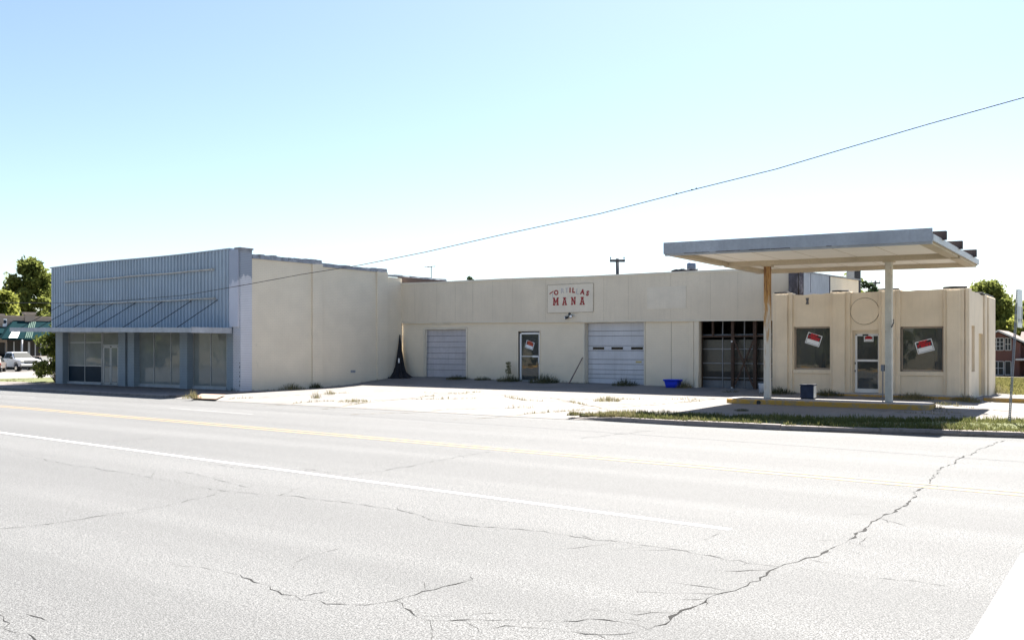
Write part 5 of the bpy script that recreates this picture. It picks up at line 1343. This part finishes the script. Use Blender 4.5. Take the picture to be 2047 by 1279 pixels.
def awning(a, c, a2, c2, ptop, pbot, depth):
    """canvas slope: top edge px a..c on the wall, bottom edge px a2..c2 out over the pavement"""
    zt_, zb2 = sz((a + c) / 2, ptop), sz((a + c) / 2, pbot); X2 = SX + depth
    A = [(SX + .02, sy(a), zt_), (SX + .02, sy(c), zt_), (X2, GY(c2, X2), zb2), (X2, GY(a2, X2), zb2)]
    b = B(); b.face(A); b.face([A[0], A[3], (SX + .02, A[3][1], zb2)]); b.face([A[1], (SX + .02, A[2][1], zb2), A[2]])
    b.face([A[3], A[2], (X2, A[2][1], zb2 - .15), (X2, A[3][1], zb2 - .15)])
    return b.done('canvas_awning', 'teal', shop), A
awning(-40, 15, -40, 12, 653, 666, 1.2)
o1, A1 = awning(27, 58, 3, 47.5, 641, 677, 2.4)
o2, A2 = awning(58.5, 120, 48, 116, 642, 678, 2.4)
def on_awning(A, s, v, lift): return Vector(A[0]).lerp(Vector(A[1]), s).lerp(Vector(A[3]).lerp(Vector(A[2]), s), v) + Vector((lift, 0, lift))
for k in range(4):      # pale stripes down the second awning
    s0, s1 = .02 + k * .055, .02 + k * .055 + .028
    b = B(); b.face([on_awning(A2, s, v, .03) for s, v in ((s0, .05), (s1, .05), (s1, .96), (s0, .96))]); b.done('awning_stripe', 'pale_stripe', o2)
b = B(); b.face([on_awning(A1, s, v, .03) for s, v in ((.30, .55), (.70, .55), (.70, .98), (.30, .98))]); b.done('awning_panel', 'sign_white', o1)
for v, ww in ((.62, .16), (.76, .28), (.89, .15)):
    b = B(); b.face([on_awning(A1, s, v2, .06) for s, v2 in ((.5 - ww / 2, v - .03), (.5 + ww / 2, v - .03), (.5 + ww / 2, v + .03), (.5 - ww / 2, v + .03))]); b.done('panel_lettering', 'red', o1)
pl = B().box(SX + .01, SX + .05, sy(5), sy(13.5), sz(9, 653), sz(9, 637)).done('wall_poster', 'sign_white', shop)
c_ = Vector((SX + .06, sy(9), sz(9, 643)))
B().tube([c_, c_ + Vector((.01, 0, 0))], .2, 14).done('poster_disc', 'spandrel', pl)
for a, c in ((-40, 12), (14, 58), (60, 94), (100, 170)):
    f = B()
    for yy in frange(sy(a), sy(c), 3): f.box(SX - .2, SX - .1, yy - .06, yy + .06, gz_ + .1, gz_ + 3.1)
    w = f.done('shop_window', 'alu', shop)
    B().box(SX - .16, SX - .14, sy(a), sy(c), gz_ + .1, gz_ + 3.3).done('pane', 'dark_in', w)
B().tube([(SX + 2.4, sy(22), gz_), (SX + 2.4, sy(22), sz(22, 679))], .09, 8).done('awning_post', 'trim_white', shop)
B().box(SX + .01, SX + .06, sy(77), sy(92), sz(85, 649), sz(85, 643)).done('name_board', 'sign_white', shop)

# ------------------------------------------------------------------ vehicles
def wheel(par, x, y, r=.38, w=.25):
    o = B().tube([(x, y - w / 2, r), (x, y + w / 2, r)], r, 20).done('wheel', 'tyre', par, 0, True)
    s = 1 if y > 0 else -1
    B().tube([(x, y + s * (w / 2 - .02), r), (x, y + s * (w / 2 + .012), r)], r * .6, 14).done('rim', 'chrome', o, 0, True)
def side_prism(b, prof, hw0, hw1=None):
    """loft a side profile (x,z) between y = -hw and +hw; hw1 narrows points above the waist"""
    hw1 = hw1 or hw0
    zmax = max(p[1] for p in prof); zmin = min(p[1] for p in prof)
    def hw(z): return lerp(hw0, hw1, (z - zmin) / (zmax - zmin))
    a = [b.bm.verts.new((x, -hw(z), z)) for x, z in prof]; c = [b.bm.verts.new((x, hw(z), z)) for x, z in prof]; n = len(prof)
    b.bm.faces.new(a[::-1]); b.bm.faces.new(c)
    for i in range(n): b.bm.faces.new((a[i], a[(i + 1) % n], c[(i + 1) % n], c[i]))
    return b
def pickup(loc, rz):
    o = empty('pickup_truck', loc, 'white pickup truck parked facing right before the teal awning shop', 'truck', None, rz)
    side_prism(B(), [(-2.85, .55), (-2.2, .5), (-2.15, .82), (-1.85, 1.0), (-1.5, 1.0), (-1.2, .82), (-1.15, .45), (1.35, .42), (1.4, .8), (1.65, .98), (2.05, .98), (2.3, .8), (2.35, .5), (2.75, .5), (2.82, .75), (2.78, 1.1), (1.2, 1.25), (-2.85, 1.25)], .98).done('body', 'white_paint', o, .03, True)
    side_prism(B(), [(-.95, 1.24), (1.28, 1.24), (.55, 1.84), (.3, 1.9), (-.7, 1.9), (-.9, 1.82)], .95, .74).done('cab', 'white_paint', o, .04, True)
    side_prism(B(), [(1.22, 1.2), (2.74, 1.08), (2.72, 1.16), (1.3, 1.32)], .9, .86).done('bonnet', 'white_paint', o, .02, True)
    B().prism([(1.27, -.84, 1.28), (1.27, .84, 1.28), (.60, .7, 1.82), (.60, -.7, 1.82)], (.03, 0, .03)).done('windscreen', 'car_glass', o, 0, True)
    for s in (-1, 1):
        B().prism([(-.8, s * .95, 1.3), (.05, s * .95, 1.3), (.02, s * .79, 1.78), (-.72, s * .79, 1.78)], (0, s * .012, .004)).done('side_window', 'car_glass', o, 0, True)
        B().prism([(.12, s * .95, 1.3), (1.0, s * .95, 1.3), (.5, s * .79, 1.78), (.1, s * .79, 1.78)], (0, s * .012, .004)).done('side_window', 'car_glass', o, 0, True)
        B().box(.9, 1.1, s * 1.04 - .09, s * 1.04 + .09, 1.26, 1.46).done('wing_mirror', 'black_trim', o, .02, True)
        B().box(2.72, 2.84, s * .78 - .16, s * .78 + .16, .86, 1.08).done('headlight', 'amber', o, .02, True)
        B().box(.0, .14, s * .985 - .008, s * .985 + .008, 1.08, 1.12).done('door_handle', 'black_trim', o, 0, True)
        B().box(-1.02, -.98, s * .985 - .01, s * .985 + .01, .5, 1.24).done('door_gap', 'black_trim', o, 0, True)
        B().box(-2.9, -2.84, s * .9 - .08, s * .9 + .08, .85, 1.2).done('tail_light', 'tail_red', o, 0, True)
        for x in (-1.68, 1.85): wheel(o, x, s * .84)
    g = B().box(2.76, 2.83, -.6, .6, .80, 1.08).done('grille', 'black_trim', o, 0, True)
    B().box(2.78, 2.85, -.6, .6, .92, .965).done('grille_bar', 'chrome', g, 0, True)
    B().box(2.72, 2.95, -.97, .97, .52, .74).done('front_bumper', 'chrome', o, .03, True)
    B().box(2.7, 2.90, -.8, .8, .34, .515).done('air_dam', 'black_trim', o, .02, True)
    B().box(-2.78, -1.0, -.8, .8, 1.252, 1.262).done('load_bed', 'black_trim', o, 0, True)
    return o
def car(loc, rz, label, paint, suv=False):
    o = empty('parked_car', loc, label, 'car', None, rz)
    h = 1.78 if suv else 1.48; wz_ = 1.05 if suv else .92
    side_prism(B(), [(-2.3, .5), (-1.85, .42), (-1.8, .65), (-1.5, .78), (-1.2, .65), (-1.12, .36), (1.05, .36), (1.1, .65), (1.4, .78), (1.7, .65), (1.78, .42), (2.2, .45), (2.32, .7), (2.2, wz_ - .1), (1.1, wz_), (-2.2, wz_ + .02), (-2.36, wz_ - .15)], .9).done('body', paint, o, .04, True)
    roof = [(-2.15, wz_), (1.0, wz_), (.35, h - .05), (.1, h), (-1.85 if suv else -1.0, h), (-2.05 if suv else -1.35, h - .08)]
    side_prism(B(), roof, .87, .68).done('cabin', paint, o, .05, True)
    B().prism([(.98, -.76, wz_ + .04), (.98, .76, wz_ + .04), (.42, .66, h - .08), (.42, -.66, h - .08)], (.03, 0, .03)).done('windscreen', 'car_glass', o, 0, True)
    for s in (-1, 1):
        x0 = -1.9 if suv else -1.45; B().prism([(x0, s * .875, wz_ + .05), (.85, s * .875, wz_ + .05), (.3, s * .71, h - .08), (x0 + .15, s * .71, h - .08)], (0, s * .012, .004)).done('side_window', 'car_glass', o, 0, True)
        B().box(-2.38, -2.2, s * .74 - .16, s * .74 + .165, wz_ - .22, wz_ - .06).done('tail_light', 'tail_red', o, .02, True)
        B().box(2.16, 2.30, s * .66 - .16, s * .66 + .16, wz_ - .3, wz_ - .14).done('headlight', 'amber', o, .02, True)
        for x in (-1.5, 1.4): wheel(o, x, s * .78, .34, .22)
    B().prism([(-2.18, -.7, wz_ + .06), (-2.18, .7, wz_ + .06), ((-2.05 if suv else -1.4), .62, h - .1), ((-2.05 if suv else -1.4), -.62, h - .1)], (-.03, 0, .03)).done('rear_window', 'car_glass', o, 0, True)
    B().box(-2.45, -2.25, -.85, .85, .42, .62).done('bumper', 'black_trim', o, .03, True)
    B().box(2.2, 2.4, -.85, .85, .4, .6).done('bumper', 'black_trim', o, .03, True)
    return o
def ground_at(px, t):
    d = ray(px); x, y = d[0] * t, d[1] * t; return Vector((x, y, terrain(x, y)))
heading = math.atan2(ct * -.62 + st * .785, st * .62 + ct * .785)   # toward the viewer and right
pickup(ground_at(36, 88), heading)
car(ground_at(6, 97), heading - .1, 'dark maroon sport utility car parked behind the white pickup', 'car_maroon', True)
car(ground_at(-14, 84), heading + R(152), 'taupe car with red tail lamp at the left edge beside the pickup', 'car_tan')
car(ground_at(88, 94), heading + R(8), 'pale car half hidden by the wild sapling', 'car_tan')

# ------------------------------------------------------------------ light, sky, camera
SUN_EL, SHIFT = R(54), Vector((.15, -.71, -1.0))
AZ = math.atan2(-SHIFT.x, -SHIFT.y)      # sun direction, clockwise from +Y
sun = bpy.data.lights.new('sun', 'SUN'); sun.energy = 5.0; sun.angle = R(.53); sun.color = (1, .955, .88)
so = bpy.data.objects.new('sun', sun); COL.objects.link(so); so.rotation_euler = SHIFT.to_track_quat('-Z', 'Y').to_euler(); so.location = (-10, 40, 40)
w = bpy.data.worlds.new('World'); sc.world = w; w.use_nodes = True
nt = w.node_tree; nt.nodes.clear()
sk = nt.nodes.new('ShaderNodeTexSky'); sk.sky_type = 'NISHITA'; sk.sun_disc = False; sk.sun_elevation = SUN_EL; sk.sun_rotation = AZ
sk.air_density = 1.0; sk.dust_density = .9; sk.ozone_density = 1.6; sk.altitude = 200
bg = nt.nodes.new('ShaderNodeBackground'); bg.inputs[1].default_value = .05; wo = nt.nodes.new('ShaderNodeOutputWorld')
L(nt, sk.outputs[0], bg.inputs[0]); L(nt, bg.outputs[0], wo.inputs[0])
cam = bpy.data.cameras.new('camera'); co = bpy.data.objects.new('camera', cam); COL.objects.link(co); sc.camera = co
co.location = (0, 0, CAM_H); co.rotation_euler = (R(90), 0, YAW)
cam.sensor_width = 36; cam.sensor_fit = 'HORIZONTAL'; cam.lens = F / 2047 * 36; cam.shift_y = (HY - 639.5) / 2047; cam.clip_end = 6000; cam.clip_start = .1
sc.view_settings.view_transform = 'Standard'; sc.view_settings.look = 'None'; sc.view_settings.gamma = 1
sc.view_settings.exposure = 1.98
